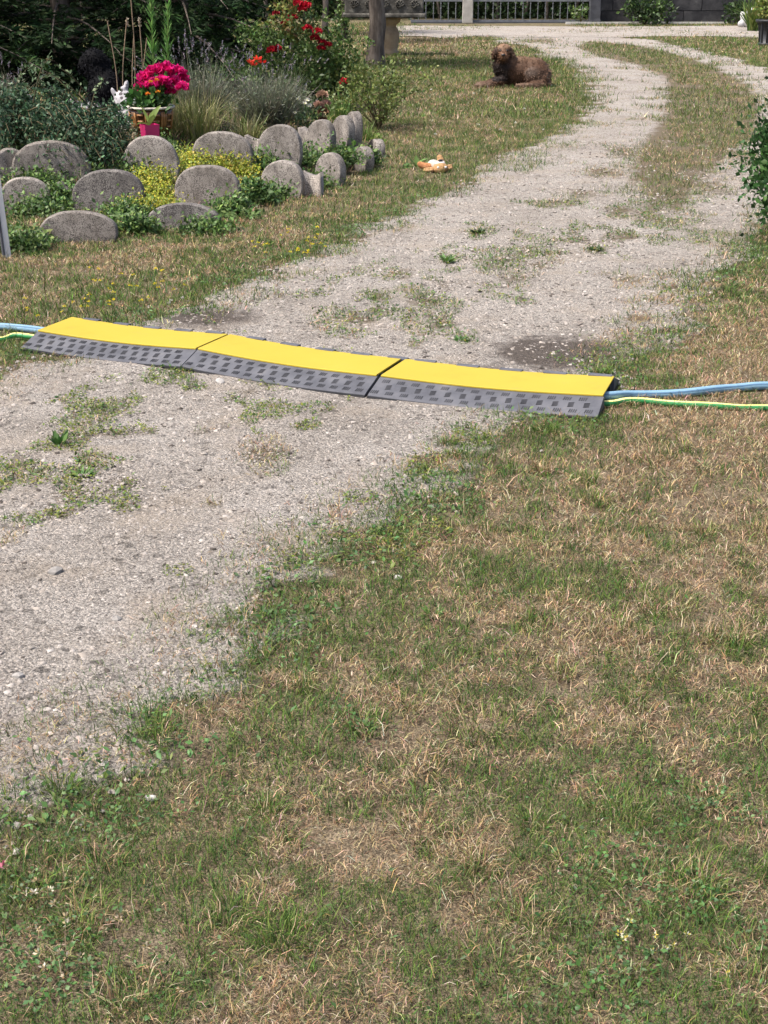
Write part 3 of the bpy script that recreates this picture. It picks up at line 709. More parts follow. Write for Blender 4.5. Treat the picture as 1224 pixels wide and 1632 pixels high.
# tall seed stalks and bent straws standing out of the lawn
n = 900; x = rng.uniform(-2.6, 2.9, n); y = rng.uniform(1.6, 9, n); k = (np.abs(x) < .29 * y + .6) & (grav(x, y) < .15) & ~in_ramp(x, y) & (rng.random(n) < .6 / (1 + .12 * y)); x, y = x[k], y[k]; n = len(x)
col = pick(STRAWS, n, .15) * 1.05
V, F, C = blades(np.stack([x, y, gz(x, y)], 1), rng.uniform(0, 6.28, n), np.clip(np.abs(rng.normal(.8, .4, n)), .1, 1.4), rng.uniform(.035, .085, n), .0013 + .0003 * y, col)
so = link('dry_stalks', mesh_np('dry_stalks', V, F, C), MAT['grass']); tag(so, 'pale dry stalks standing out of the lawn', 'stalks', kind='stuff')

# tussocks: fuller tufts with longer blades
TU = [(1040, 1065, .7), (760, 850, .6), (120, 1490, .8), (330, 1495, .5), (480, 1100, .6), (580, 1165, .8), (850, 1480, .6), (1100, 1440, .9), (930, 1390, .9), (410, 1050, .9), (690, 800, .8), (650, 870, .8), (900, 960, .2), (640, 1130, .5), (1120, 850, .6), (60, 560, .6), (20, 590, .5), (290, 590, .9), (960, 600, .8), (870, 690, .9), (730, 730, .8), (40, 470, .4)]
for _ in range(60): TU.append((random.uniform(0, 1224), random.uniform(700, 1630), random.choice([.1, .4, .7, .9])))
TG = []
for (px, py, g) in TU:
    c = P(px, py)
    if float(grav(np.array([c.x]), np.array([c.y]))[0]) > .4 and (px, py) not in ((290, 590), (960, 600)): continue
    n = random.randint(50, 130); r = random.uniform(.03, .09); a = rng.uniform(0, 6.28, n); rr = r * np.sqrt(rng.random(n))
    isg = rng.random(n) < g; col = np.where(isg[:, None], pick(GREENS[:6], n, .15) * 1.1, pick(STRAWS, n, .15)); x = c.x + np.cos(a) * rr; y = c.y + np.sin(a) * rr
    k = ~in_ramp(x, y); x, y, a, col = x[k], y[k], a[k], col[k]; n = len(x)
    TG.append(blades(np.stack([x, y, gz(x, y)], 1), a + rng.normal(0, .7, n), np.clip(np.abs(rng.normal(.75, .35, n)), .05, 1.4), rng.uniform(.03, .07, n), .0012 + .0003 * c.y, col, bend=.7))
V, F, C = cat_geo(TG)
to = link('grass_tussocks', mesh_np('grass_tussocks', V, F, C), MAT['grass']); tag(to, 'longer grass tufts standing out of the short lawn', 'grass', kind='stuff')

# low broad leaved ground cover: clover, yarrow and knotgrass in the lawn and on the gravel
LG = []
def cover(n, x0, x1, y0, y1, fn, l, wd, pal, zr=.02, up=.55):
    x = rng.uniform(x0, x1, n); y = rng.uniform(y0, y1, n); k = (rng.random(n) < fn(x, y)) & ~in_ramp(x, y); x, y = x[k], y[k]; m = len(x)
    if not m: return
    d = rng.normal(size=(m, 3)); d[:, 2] = np.abs(d[:, 2]) * up
    LG.append(leaves(np.stack([x, y, gz(x, y) + .004 + rng.uniform(0, zr, m)], 1), d, l * rng.uniform(.6, 1.4, m), wd * rng.uniform(.6, 1.4, m), pick(pal, m, .2), nrm=np.array([[0, -.2, 1.]]).repeat(m, 0)))
CLOV = [(.055, .125, .03), (.08, .16, .045), (.10, .18, .06), (.045, .10, .03)]
YEL = [(.15, .19, .025), (.19, .22, .03), (.11, .15, .03), (.09, .12, .03)]
def cl_near(x, y):
    a = np.zeros_like(x)
    for (px, py, rx, ry) in [(30, 1510, 120, 70), (120, 1570, 140, 50), (60, 1430, 80, 40), (1150, 1480, 200, 110), (1000, 1420, 120, 80), (1150, 1300, 120, 60), (180, 1320, 120, 40), (230, 1160, 70, 30), (430, 1040, 60, 40), (1000, 1560, 160, 70), (700, 800, 60, 20), (560, 1160, 40, 20)]:
        c = P(px, py); a = np.maximum(a, np.exp(-((x - c.x) / (rx / PXM(c.y))) ** 2 - ((y - c.y) / (abs(P(px, py - ry).y - P(px, py + ry).y) / 2)) ** 2))
    return a * sstep(.35, .6, fbm(x * 7, y * 7, 5))
cover(110000, -1.6, 1.9, 1.5, 5.5, lambda x, y: cl_near(x, y) * (grav(x, y) < .3), .0105, .0075, CLOV, .026)
cover(16000, -1.6, 1.9, 1.5, 5.5, lambda x, y: .10 * (grav(x, y) < .2) * green(x, y), .012, .006, CLOV, .02)
def wfn(lo):
    def f(x, y):
        wm, wg = weed(x, y); return sstep(.0, .4, wm - .16 + (fbm(x * 7, y * 5, 77, 4) - .5) * 2.6) * (wm > 0) * (wg > .45)
    return f
cover(48000, -2.6, 0.4, 3.5, 6.0, wfn(0), .011, .007, YEL, .012, .35)
cover(60000, -2.0, 2.6, 4.0, 10.5, wfn(0), .015, .009, YEL + CLOV, .018, .4)
def edgefn(x, y):
    e = np.maximum(xl(y) - x, x - xr(y)); return np.exp(-((e - .1) / .22) ** 2) * sstep(.4, .65, fbm(x * 4, y * 4, 123)) * .8 * (grav(x, y) < .55)
cover(120000, -3.0, 2.5, 2.5, 11, edgefn, .02, .010, CLOV + YEL[2:], .025)
V, F, C = cat_geo(LG)
wo = link('ground_cover', mesh_np('ground_cover', V, F, C), MAT['leaf']); tag(wo, 'low clover and knotgrass creeping over gravel and lawn', 'weeds', kind='stuff')
print('cover tris', len(F))

# ------------------------------------------------------------------ gravel stones
ico_v = np.array([(-1, -1, -.6), (1, -1, -.6), (1, 1, -.6), (-1, 1, -.6), (-.7, -.7, .6), (.75, -.6, .5), (.6, .75, .65), (-.65, .6, .55)]) * .5
ico_f = np.array([(0, 1, 5), (0, 5, 4), (1, 2, 6), (1, 6, 5), (2, 3, 7), (2, 7, 6), (3, 0, 4), (3, 4, 7), (4, 5, 6), (4, 6, 7)])
def stones(x, y, s, col, zoff=0.0):
    n = len(x); a = rng.uniform(0, 6.28, n); c, sn = np.cos(a), np.sin(a)
    sc = np.stack([rng.uniform(.7, 1.35, n), rng.uniform(.6, 1.1, n), rng.uniform(.28, .6, n)], 1) * s[:, None]
    W = ico_v[None] * sc[:, None, :] * (1 + rng.normal(0, .16, (n, 8, 3)))
    tl = rng.normal(0, .25, (n, 2)); W[..., 2] += W[..., 0] * tl[:, None, 0] + W[..., 1] * tl[:, None, 1]
    Xr = W[..., 0] * c[:, None] - W[..., 1] * sn[:, None]; Yr = W[..., 0] * sn[:, None] + W[..., 1] * c[:, None]
    V = np.stack([Xr + x[:, None], Yr + y[:, None], W[..., 2] + (gz(x, y) + .006 + zoff + sc[:, 2] * .18)[:, None]], -1).reshape(-1, 3)
    F = (np.arange(n)[:, None, None] * 8 + ico_f[None]).reshape(-1, 3)
    return V, F, np.repeat(col, 8, 0)
SCOL = [(.29, .264, .24), (.26, .234, .212), (.32, .292, .268), (.23, .205, .184), (.345, .317, .292), (.285, .252, .222), (.175, .155, .14), (.30, .266, .235), (.07, .06, .053)]
def pickg(pal, n, jit):
    pal = np.array(pal, float); return np.clip(pal[rng.integers(0, len(pal), n)] * (1 + rng.normal(0, jit, (n, 1))), .01, .6)
GS = []
for (d0, d1, dens, s0) in [(1.8, 4.0, 11000, .0058), (4.0, 6.0, 7500, .0068), (6.0, 9, 2900, .0098), (9, 14, 900, .013)]:
    hw = .29 * d1 + .6; n = int(dens * (d1 - d0) * 2 * hw); x = rng.uniform(-hw, hw, n); y = rng.uniform(d0, d1, n)
    k = (np.abs(x) < .29 * y + .6); x, y = x[k], y[k]
    k = (rng.random(len(x)) < grav(x, y) * (.35 + .65 * sstep(.35, .6, fbm(x * 3, y * 3, 200))) * (1 - .5 * sstep(.2, .7, damp(x, y)))) & ~in_ramp(x, y); x, y = x[k], y[k]; n = len(x)
    s = s0 * rng.lognormal(-.15, .5, n); GS.append(stones(x, y, np.minimum(s, .024), pickg(SCOL, n, .12)))
# coarser stones pushed to the edges of the drive
n = 9000; x = rng.uniform(-3, 2.4, n); y = rng.uniform(2.0, 9, n); e = np.maximum(xl(y) - x, x - xr(y))
k = (rng.random(n) < np.exp(-((e + .05) / .2) ** 2) * sstep(.42, .62, fbm(x * 3, y * 3, 333))) & (np.abs(x) < .29 * y + .6) & ~in_ramp(x, y); x, y = x[k], y[k]; n = len(x)
GS.append(stones(x, y, rng.uniform(.008, .024, n), pickg(SCOL, n, .12) * 1.08))
V, F, C = cat_geo(GS)
ho = link('gravel', mesh_np('gravel', V, F, C), MAT['stonebits']); tag(ho, 'loose crushed stones covering the drive', 'gravel', kind='stuff')
print('gravel tris', len(F))

# ------------------------------------------------------------------ background: wall, fence, hedge, trees
WY = P(612, 38).y
def wx(px, Y, z=0): return (px - 612) / FPX * (Y * CP + (CAM_H - z) * SP)
wall = thing('block_wall', 'low dark wall of old blocks beyond the lane', 'wall', (wx(956, WY), WY, 0))
bxm = {}
xe = wx(1600, WY) - wx(956, WY); rs = random.Random(3)
for c in range(4):
    x = 0.0; first = True
    while x < xe:
        ln = rs.choice([.75, 1.05, 1.45, 1.45, 1.2]) if not (c == 0 and 2.7 < x < 3.1) else .2
        if first and c % 2: ln = .3
        first = False
        d = round(ln, 2)
        if d not in bxm:
            bm_ = MB().box((0, 0, 0), (d - .018, .24, .302)).mesh('block'); bm_.materials.append(MAT['block']); bxm[d] = bm_
        o = link('block', bxm[d], None, wall, (x + d / 2, .12 + rs.uniform(-.006, .006), .155 + c * .318)); x += d
MB().box((xe / 2, .13, .62), (xe, .17, 1.24)).build('mortar_core', MAT['dark_post'], wall)
kb = link('kerb', MB().box((0, 0, 0), (wx(1155, WY) - wx(900, WY), .14, .05)).mesh('kerb'), MAT['pale_kerb'], None, ((wx(1155, WY) + wx(900, WY)) / 2, WY - .25, .03)); tag(kb, 'thin pale kerb strip along the foot of the dark wall', kind='structure')

FY = P(612, 37).y
fence = thing('metal_fence', 'low grey metal bar fence beyond the lane', 'fence', (wx(560, FY), FY, 0))
f0 = wx(655, FY) - wx(560, FY); f1 = wx(937, FY) - wx(560, FY)
bar = MB(); bar.tube([(0, 0, .05), (0, 0, 1.02)], .011, 6)
for k in range(8): bar.box((0, 0, .12 + k * .12), (.03, .03, .02), Matrix.Rotation(k * .4, 3, 'Z'))
bar = bar.mesh('bar'); bar.materials.append(MAT['iron'])
x = f0; pp = wx(745, FY) - wx(560, FY)
while x < f1:
    if abs(x - pp) > .17: link('bar', bar, None, fence, (x, 0, 0))
    x += .19
for z, h in ((.06, .05), (.545, .045), (1.0, .05)):
    MB().box(((f0 + pp - .14) / 2, 0, z), (pp - .14 - f0, .03, h)).build('rail', MAT['iron'], fence)
    MB().box(((f1 + pp + .14) / 2, 0, z), (f1 - pp - .14, .03, h)).build('rail', MAT['iron'], fence)
MB().box((pp, 0, .55), (.27, .2, 1.1), taper=.95).build('concrete_post', MAT['pale_post'], fence, bevel=.015)
MB().box(((f0 + f1) / 2, .02, -.02), (f1 - f0, .22, .1)).build('footing', MAT['dark_post'], fence)
gp = thing('gate_post', 'dark square post between the metal fence and the block wall', 'post', (wx(946, WY), WY - .1, 0))
MB().box((0, 0, .62), (.27, .27, 1.24), taper=.97).build('shaft', MAT['dark_post'], gp, bevel=.015)
MB().box((0, 0, 1.27), (.33, .33, .06), taper=.8).build('cap', MAT['dark_post'], gp, bevel=.01)
MB().box((0, 0, .05), (.31, .31, .12), taper=.9).build('foot', MAT['dark_post'], gp, bevel=.01)

def clump_leaves(base, r, h0, h1, n, l, wd, pal, ncl=24, csz=.22, shell=.55, up=.35, jit=.16, seed=None, droop=0.0, nrm=None):
    """leaf quads gathered in uneven clusters filling an ellipsoid"""
    d = rdir(ncl); rad = shell + (1 - shell) * rng.random((ncl, 1))
    c = d * rad * (1 + rng.normal(0, .12, (ncl, 1)))
    cc = np.stack([c[:, 0] * r[0], c[:, 1] * r[1], (h0 + h1) / 2 + c[:, 2] * (h1 - h0) / 2], 1)
    size = csz * rng.uniform(.6, 1.3, ncl); br = rng.uniform(.72, 1.28, ncl)
    i = rng.integers(0, ncl, n)
    q = cc[i] + rng.normal(size=(n, 3)) * size[i][:, None] * np.array([1, 1, .75])
    q[:, 2] = np.maximum(q[:, 2], .01)
    out = unit(q - np.array([[0, 0, (h0 + h1) / 2]])) * .5 + rdir(n) * .8; out[:, 2] += up - droop
    col = pick(pal, n, jit) * br[i][:, None]
    return leaves(q + np.array(base), out, l * rng.uniform(.6, 1.4, n), wd * rng.uniform(.6, 1.4, n), col, nrm=nrm), cc + np.array(base)
def obj_geo(name, geo, mat, parent, loc=None):
    V, F, C = geo if isinstance(geo, tuple) else cat_geo(geo)
    return link(name, mesh_np(name, V, F, C), mat, parent, loc)
def stems(name, tips, mat, parent, r=.008, base=(0, 0, 0), fork=.35):
    mb = MB(); b = Vector(base)
    for t_ in tips:
        t_ = Vector(t_); m = b.lerp(t_, .5) + Vector((random.uniform(-.05, .05), random.uniform(-.05, .05), .05)) * (t_ - b).length
        mb.tube([b + Vector((random.uniform(-.02, .02), random.uniform(-.02, .02), 0)), m, t_], [r, r * .7, r * .3], 5, False)
    return mb.build(name, mat, parent, True)

DARKG = [(.022, .045, .014), (.03, .06, .018), (.016, .034, .012), (.04, .07, .022)]
MIDG = [(.072, .13, .03), (.10, .165, .042), (.05, .095, .025), (.13, .19, .055)]
# hedge beyond fence and wall
hd = thing('hedge', 'dark leafy hedge behind the metal fence and wall', 'hedge', (wx(760, 40.5), 40.8, 0))
n = 20000; q = np.stack([rng.uniform(-16, 14, n), rng.normal(0, .45, n), rng.uniform(.02, 2.1, n)], 1); q[:, 1] += .35 * np.sin(q[:, 0] * 1.7) * (q[:, 2] - .5)
obj_geo('foliage', leaves(q, rdir(n), .13 * rng.uniform(.6, 1.4, n), .08, pick(DARKG + [(.05, .08, .03)], n, .25) * (.7 + .6 * vnoise(q[:, 0] * 2, q[:, 2] * 3, 4))[:, None]), MAT['leaf'], hd)
mb = MB()
for k in range(40): x = -16 + k * .75 + random.uniform(-.2, .2); mb.tube([(x, .1, 0), (x + random.uniform(-.2, .2), .05, .9), (x + random.uniform(-.4, .4), 0, 1.8)], [.05, .035, .015], 5, False)
mb.build('stems', MAT['bark'], hd, True)
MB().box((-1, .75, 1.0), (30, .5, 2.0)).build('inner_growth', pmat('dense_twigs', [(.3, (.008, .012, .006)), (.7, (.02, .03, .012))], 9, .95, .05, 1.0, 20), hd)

# stone table on a baluster pedestal
ty = P(620, 88).y; tb = thing('stone_table', 'weathered carved stone table on a sandstone pedestal behind the tree', 'table', (wx(615, ty), ty, 0))
m = PXM(ty)
sl = MB().box((0, 0, 0), (1.36, .7, .42)).build('slab', MAT['table_slab'], tb, bevel=.02, loc=(-.03, 0, .86))
MB().box((0, 0, 0), (1.44, .76, .07)).build('ledge', MAT['table_slab'], tb, bevel=.02, loc=(-.03, 0, .675))
for k, x in enumerate((-.52, -.26, .0, .26, .52)):           # carved leaf scrolls along the slab
    mb = MB()
    for a in range(9):
        an = a * .7; rr = .085 - a * .007
        mb.tube([(math.cos(an) * rr, 0, math.sin(an) * rr), (math.cos(an + .35) * rr * .97, -.014, math.sin(an + .35) * rr * .97), (math.cos(an + .7) * (rr - .007), 0, math.sin(an + .7) * (rr - .007))], .013, 5, False)
    for a in range(5): mb.tube([(0, 0, -.03), (.1 * math.cos(.4 + a * .5), -.012, .1 * math.sin(.4 + a * .5) - .03)], [.018, .006], 5)
    mb.build('carving', MAT['table_slab'], sl, True, loc=(x, -.352, -.01))
for x, nm in ((.05, 0),):
    MB().lathe([(.0, 0), (.17, 0), (.175, .06), (.15, .09), (.165, .14), (.185, .26), (.19, .36), (.165, .43), (.135, .47), (.13, .50), (.165, .53), (.20, .56), (.21, .64), (0, .64)], 24).build('pedestal', MAT['sandstone'], tb, True, loc=(x, 0, 0))

# trees
def trunk(mb, base, h, r0, r1, lean=(0, 0), seg=8, n=12):
    pts = [Vector(base) + Vector((lean[0] * k / seg + random.uniform(-.02, .02), lean[1] * k / seg + random.uniform(-.02, .02), h * k / seg)) for k in range(seg + 1)]
    pts[0] = Vector(base) - Vector((0, 0, .1))
    rr = [r0 * 1.25] + [r0 + (r1 - r0) * k / seg for k in range(1, seg + 1)]
    mb.tube(pts, rr, n, False); return pts
def leafy_tree(name, label, px, py, rpx, h, crown_r, pal, nl, l, lean=(.1, 0), group=None, off=(0, 0)):
    b = P(px, py); r0 = rpx / PXM(b.y) / 2
    t_ = thing(name, label, 'tree', b, 0, group); mb = MB(); pts = trunk(mb, (0, 0, 0), h * .62, r0, r0 * .6, lean, 9, 14)
    top = pts[-1]
    for k in range(9):
        a = k * 2.4; s_ = pts[-1 - (k % 4)]
        e_ = Vector((off[0] + math.cos(a) * crown_r * .7, off[1] + math.sin(a) * crown_r * .7, h * random.uniform(.62, .98)))
        mb.tube([s_, s_.lerp(e_, .5) + Vector((0, 0, .15)), e_], [r0 * .45, r0 * .28, r0 * .08], 7, False)
    mb.build('trunk', MAT['bark'], t_, True)
    g, _ = clump_leaves((lean[0] + off[0], lean[1] + off[1], 0), (crown_r, crown_r), h * .5, h, nl, l, l * .5, pal, 46, crown_r * .2, .35)
    obj_geo('crown', g, MAT['leaf'], t_); return t_
leafy_tree('lawn_tree', 'grey barked tree trunk on the lawn before the stone table', 598, 105, 29, 4.6, 1.25, MIDG, 7000, .11, (.12, 0), None, (-1.1, -.3))
leafy_tree('young_tree', 'slim dark trunk behind the roses, nearest the spruce', 424, 58, 9, 4.0, 1.0, DARKG, 2500, .1, (0, 0), 'slim trunks by the hedge')
leafy_tree('young_tree', 'slim bare trunk behind the red roses, midway along the hedge', 519, 55, 10, 4.2, 1.0, DARKG, 2500, .1, (.05, 0), 'slim trunks by the hedge')
leafy_tree('young_tree', 'ivy clad slim trunk just left of the stone table', 547, 68, 9, 3.6, .9, MIDG, 2500, .1, (0, 0), 'slim trunks by the hedge')
# ivy leaves climbing that slim trunk
iv = P(547, 68)
lt = [o for o in COL.objects if o.get('label') == 'ivy clad slim trunk just left of the stone table'][0]
n = 500; a = rng.uniform(0, 6.28, n); obj_geo('ivy', leaves(np.stack([np.cos(a) * .09, np.sin(a) * .09, rng.uniform(.0, 1.6, n)], 1), rdir(n), .08, .06, pick(MIDG, n)), MAT['leaf'], lt)

def spruce(label, x, y, h, r, nb, seed):
    t_ = thing('spruce', label, 'tree', (x, y, 0), 0, 'dark spruces behind the flower bed'); mb = MB(); trunk(mb, (0, 0, 0), h, .14, .02, (0, 0), 8, 10)
    GE = []; rs = random.Random(seed)
    for k in range(nb):
        f = (k / nb) ** 1.5; z = .12 + f * (h - .4); L_ = r * (1 - f) ** .8 * rs.uniform(.75, 1.1) + .1; a = k * 2.399 + rs.uniform(-.3, .3)
        dv = np.array([math.cos(a), math.sin(a)])
        ns = 6; pts = []
        for j in range(ns + 1):
            u = j / ns; pts.append(Vector((dv[0] * L_ * u, dv[1] * L_ * u, z + .12 * L_ * u - .34 * L_ * u * u + .10 * L_ * max(0, u - .7))))
        pts = [Vector((p.x, p.y, max(p.z, .04))) for p in pts]
        mb.tube(pts, [.02 * (1 - j / ns) + .004 for j in range(ns + 1)], 5, False)
        m = int((125 if z < 1.7 else 26) * L_)
        u = rng.uniform(.12, 1, m) ** .7; base = np.array([list(p) for p in pts]); q = np.stack([np.interp(u * ns, np.arange(ns + 1), base[:, i]) for i in range(3)], 1)
        sd = rng.choice([-1, 1], m)[:, None] * np.array([[-dv[1], dv[0], 0]]); sp = (.30 * (1 - u * .6) * rng.random(m))[:, None]
        q2 = q + sd * sp * L_ * .6 + np.array([[0, 0, -.18]]) * sp * 1.2
        d = sd * .6 + np.array([[dv[0], dv[1], -.25]]) * .7 + rng.normal(0, .35, (m, 3))
        pal = [(.018, .04, .014), (.012, .028, .010), (.028, .055, .018)] if rs.random() < .8 else [(.045, .085, .025), (.03, .06, .02)]
        q2[:, 2] = np.maximum(q2[:, 2], .03)
        GE.append(leaves(q2, d, rng.uniform(.08, .17, m), rng.uniform(.022, .04, m), pick(pal, m, .25)))
        GE.append(leaves(q2 + rng.normal(0, .03, (m, 3)), d + rng.normal(0, .5, (m, 3)), rng.uniform(.05, .1, m), rng.uniform(.012, .022, m), pick(pal, m, .25)))
    mb.build('trunk', MAT['bark'], t_, True); obj_geo('crown', GE, MAT['needle'], t_)
spruce('tall dark spruce filling the left corner behind the trailing shrub', -5.6, 17.6, 6.0, 2.1, 150, 1)
spruce('dark spruce behind the black dog', -4.0, 18.6, 6.5, 2.2, 150, 2)
spruce('dark spruce behind the two green lily spikes', -2.6, 19.2, 5.5, 2.0, 130, 3)
spruce('dark spruce beyond the photo edge on the left', -7.3, 16.4, 5.0, 1.8, 90, 4)

def bush(name, label, cat, base, r, h, n, l, wd, pal, ncl=24, csz=.12, shell=.5, group=None, nst=14, mat='leaf', h0=.05, up=.35, stem='stem', sr=.008):
    t_ = thing(name, label, cat, base, 0, group)
    g, cc = clump_leaves((0, 0, 0), (r, r), h0 * h, h, n, l, wd, pal, ncl, csz, shell, up)
    obj_geo('foliage', g, MAT[mat], t_)
    if nst: stems('stems', [cc[i] for i in range(min(nst, len(cc)))], MAT[stem], t_, sr)
    return t_, cc
def bz(p): return float(bed_h(np.array([p.x]), np.array([p.y]))[0])
def onbed(px, py, iters=12):               # where a sight line meets the bed surface
    z = .2
    for _ in range(iters):
        p = P(px, py, z); z = .5 * z + .5 * bz(p)
    return P(px, py, z)

# broad leaved dark shrub beside the spruces
bush('laurel_shrub', 'dark broad leaved shrub between the spruce and the rose bush', 'shrub', P(330, 92), .95, 2.2, 2600, .15, .06, [(.02, .045, .014), (.035, .075, .02), (.05, .11, .03), (.012, .028, .01)], 40, .22, .4)
bush('wall_shrub', 'leafy green shrub growing at the foot of the block wall', 'shrub', (wx(1025, WY - .4), WY - .45, 0), .62, .66, 900, .10, .06, DARKG + MIDG[:1], 16, .14, .3)
bush('wall_shrub', 'small dark shrub at the far end of the block wall by the white figure', 'shrub', (wx(1175, WY - .5), WY - .6, 0), .4, .55, 500, .09, .05, DARKG + MIDG[:1], 12, .12, .3)
# white flowered plant at the gate
t_, cc = bush('white_flower_plant', 'pale flowering plant in front of the fence beside the gate post', 'plant', (wx(925, FY - .3), FY - .35, 0), .28, .45, 220, .08, .03, MIDG, 10, .08, .3)
for k in range(6):
    n = 7; a = rng.uniform(0, 6.28, n); obj_geo('flower', leaves(np.zeros((n, 3)), np.stack([np.cos(a), np.sin(a) * .6 - .3, .4 + 0 * a], 1), .045, .035, pick([(.75, .75, .68)], n, .05)), MAT['petal'], t_, tuple(cc[k]))
# clipped evergreen at the right edge
hb = P(1280, 385)
bush('box_shrub', 'dense glossy green shrub reaching in from the right edge', 'shrub', (hb.x, hb.y, 0), .28, .86, 15000, .04, .028, [(.03, .085, .022), (.045, .11, .03), (.02, .06, .018), (.06, .13, .035)], 80, .085, .45)
# black urn planter with plants, and white figure
ub = P(1222, 72); ur = thing('urn_planter', 'black ribbed planter with green plants at the right edge by the lane', 'planter', ub)
MB().lathe([(0, 0), (.17, 0), (.18, .03), (.15, .05), (.17, .30), (.20, .40), (.25, .43), (.26, .47), (.235, .48), (.22, .45), (0, .43)], 20).build('urn', MAT['urn'], ur, True)
for k in range(10):
    a = k * .628; MB().tube([(math.cos(a) * .155, math.sin(a) * .155, .06), (math.cos(a) * .175, math.sin(a) * .175, .3), (math.cos(a) * .2, math.sin(a) * .2, .4)], .014, 6).build('rib', MAT['urn'], ur, True)
g, _ = clump_leaves((0, 0, .45), (.26, .26), 0, .5, 450, .09, .05, [(.16, .2, .04), (.09, .15, .03), (.2, .2, .06)], 14, .08, .4); obj_geo('foliage', g, MAT['leaf'], ur)
sb = D(1162, 0, 35.0); sb.z = 0; st_ = thing('strap_plant', 'spiky green plant beside the planter and white figure', 'plant', (wx(1200, 34.5), 34.5, 0))
n = 130; V, F, C = blades(rng.normal(0, .06, (n, 3)) * np.array([1, 1, 0]), rng.uniform(0, 6.28, n), np.abs(rng.normal(.5, .3, n)), rng.uniform(.6, 1.0, n), .035, pick([(.13, .2, .04), (.08, .15, .03), (.18, .22, .06)], n)); obj_geo('leaves', (V, F, C), MAT['leaf'], st_)

# ------------------------------------------------------------------ animals and figures: one continuous skin each
def blob(name, parts, voxel=.012, smooth=6, scale=1.0):
    """parts: (centre, (rx,ry,rz), yaw) ellipsoids or chains; fused by a voxel remesh into one surface"""
    bm = bmesh.new()
    for p in parts:
        c, r = p[0], p[1]; r = r if hasattr(r, '__len__') else (r, r, r)
        M = Matrix.Translation(Vector(c) * scale)
        if len(p) > 2: M = M @ Matrix.Rotation(p[2], 4, p[3] if len(p) > 3 else 'Z')
        bmesh.ops.create_icosphere(bm, subdivisions=2, radius=1.0, matrix=M @ Matrix.Diagonal((r[0] * scale, r[1] * scale, r[2] * scale, 1)))
    me = bpy.data.meshes.new('tmp'); bm.to_mesh(me); bm.free()
    o = bpy.data.objects.new('tmp', me); COL.objects.link(o)
    m = o.modifiers.new('r', 'REMESH'); m.mode = 'VOXEL'; m.voxel_size = voxel; m.use_smooth_shade = True
    m = o.modifiers.new('s', 'SMOOTH'); m.iterations = smooth; m.factor = .5
    dg = bpy.context.evaluated_depsgraph_get(); out = bpy.data.meshes.new_from_object(o.evaluated_get(dg))
    bpy.data.objects.remove(o); bpy.data.meshes.remove(me); out.name = name; out.materials.clear()
    return out
def chain(p0, r0, p1, r1, n=6):
    p0, p1 = Vector(p0), Vector(p1); return [(p0.lerp(p1, k / (n - 1)), r0 + (r1 - r0) * k / (n - 1)) for k in range(n)]
def surf(me, n):
    me.calc_loop_triangles(); nt_ = len(me.loop_triangles)
    idx = np.zeros(nt_ * 3, np.int32); me.loop_triangles.foreach_get('vertices', idx); idx = idx.reshape(-1, 3)
    co = np.zeros(len(me.vertices) * 3); me.vertices.foreach_get('co', co); co = co.reshape(-1, 3)
    a, b, c = co[idx[:, 0]], co[idx[:, 1]], co[idx[:, 2]]; cr = np.cross(b - a, c - a); ar = np.linalg.norm(cr, axis=1); nn = cr / np.maximum(ar[:, None], 1e-9)
    k = rng.choice(nt_, n, p=ar / ar.sum()); u = rng.random((n, 2)); f = u.sum(1) > 1; u[f] = 1 - u[f]
    return a[k] + (b[k] - a[k]) * u[:, :1] + (c[k] - a[k]) * u[:, 1:], nn[k]
def setcol(me, fn):
    co = np.zeros(len(me.vertices) * 3); me.vertices.foreach_get('co', co); co = co.reshape(-1, 3)
    c = np.ones((len(co), 4), np.float32); c[:, :3] = fn(co); a = me.color_attributes.new('Col', 'FLOAT_COLOR', 'POINT'); a.data.foreach_set('color', c.ravel())
def fur(me, n, l, wd, colfn, flow=(0, 0, -.6), lift=.55, curl=.45):
    p, nn = surf(me, n); d = nn * lift + np.array([flow]) + rng.normal(0, curl, (n, 3))
    d = d - nn * np.minimum(0, (d * nn).sum(1))[:, None]
    c = colfn(p) * rng.lognormal(-.05, .36, (n, 1))
    return leaves(p - nn * .004, d, l * rng.uniform(.6, 1.5, n), wd * rng.uniform(.6, 1.4, n), np.clip(c, .003, 1), nrm=nn)

# brown curly dog lying on the lawn, head turned to the camera
db = P(826, 139); dog = thing('dog', 'curly brown dog lying on the lawn with its head raised', 'dog', db)
pts = [((.0, .05, .20), (.30, .18, .19)), ((.20, .06, .205), (.22, .20, .18)), ((-.14, .02, .24), (.18, .16, .185)), ((-.24, 0, .27), (.11, .12, .14)), ((.26, .0, .16), (.18, .19, .155)), ((.03, .06, .31), (.22, .12, .085))]
pts += chain((-.22, .01, .30), .11, (-.215, -.02, .40), .10)
pts += [((-.215, -.03, .465), (.115, .115, .10)), ((-.225, -.14, .425), (.068, .085, .058)), ((-.23, -.19, .412), (.055, .045, .048)), ((-.222, -.10, .375), (.08, .07, .055))]
pts += [((-.335, -.04, .44), (.034, .06, .085), .25, 'Y'), ((-.105, -.03, .43), (.038, .065, .10), -.3, 'Y'), ((-.08, -.03, .37), (.034, .055, .055))]   # ears
pts += chain((-.24, -.10, .10), .062, (-.40, -.135, .048), .047) + chain((-.40, -.135, .048), .045, (-.545, -.14, .036), .034) + [((-.565, -.142, .034), (.045, .036, .03))]
pts += chain((-.24, .10, .10), .06, (-.40, .08, .05), .045) + chain((-.40, .08, .05), .042, (-.52, .06, .038), .034) + [((-.535, .06, .034), (.042, .035, .03))]
pts += [((.20, -.13, .165), (.15, .075, .135), .2, 'Y'), ((.31, -.08, .12), (.10, .12, .11))]                                                # near thigh and rump
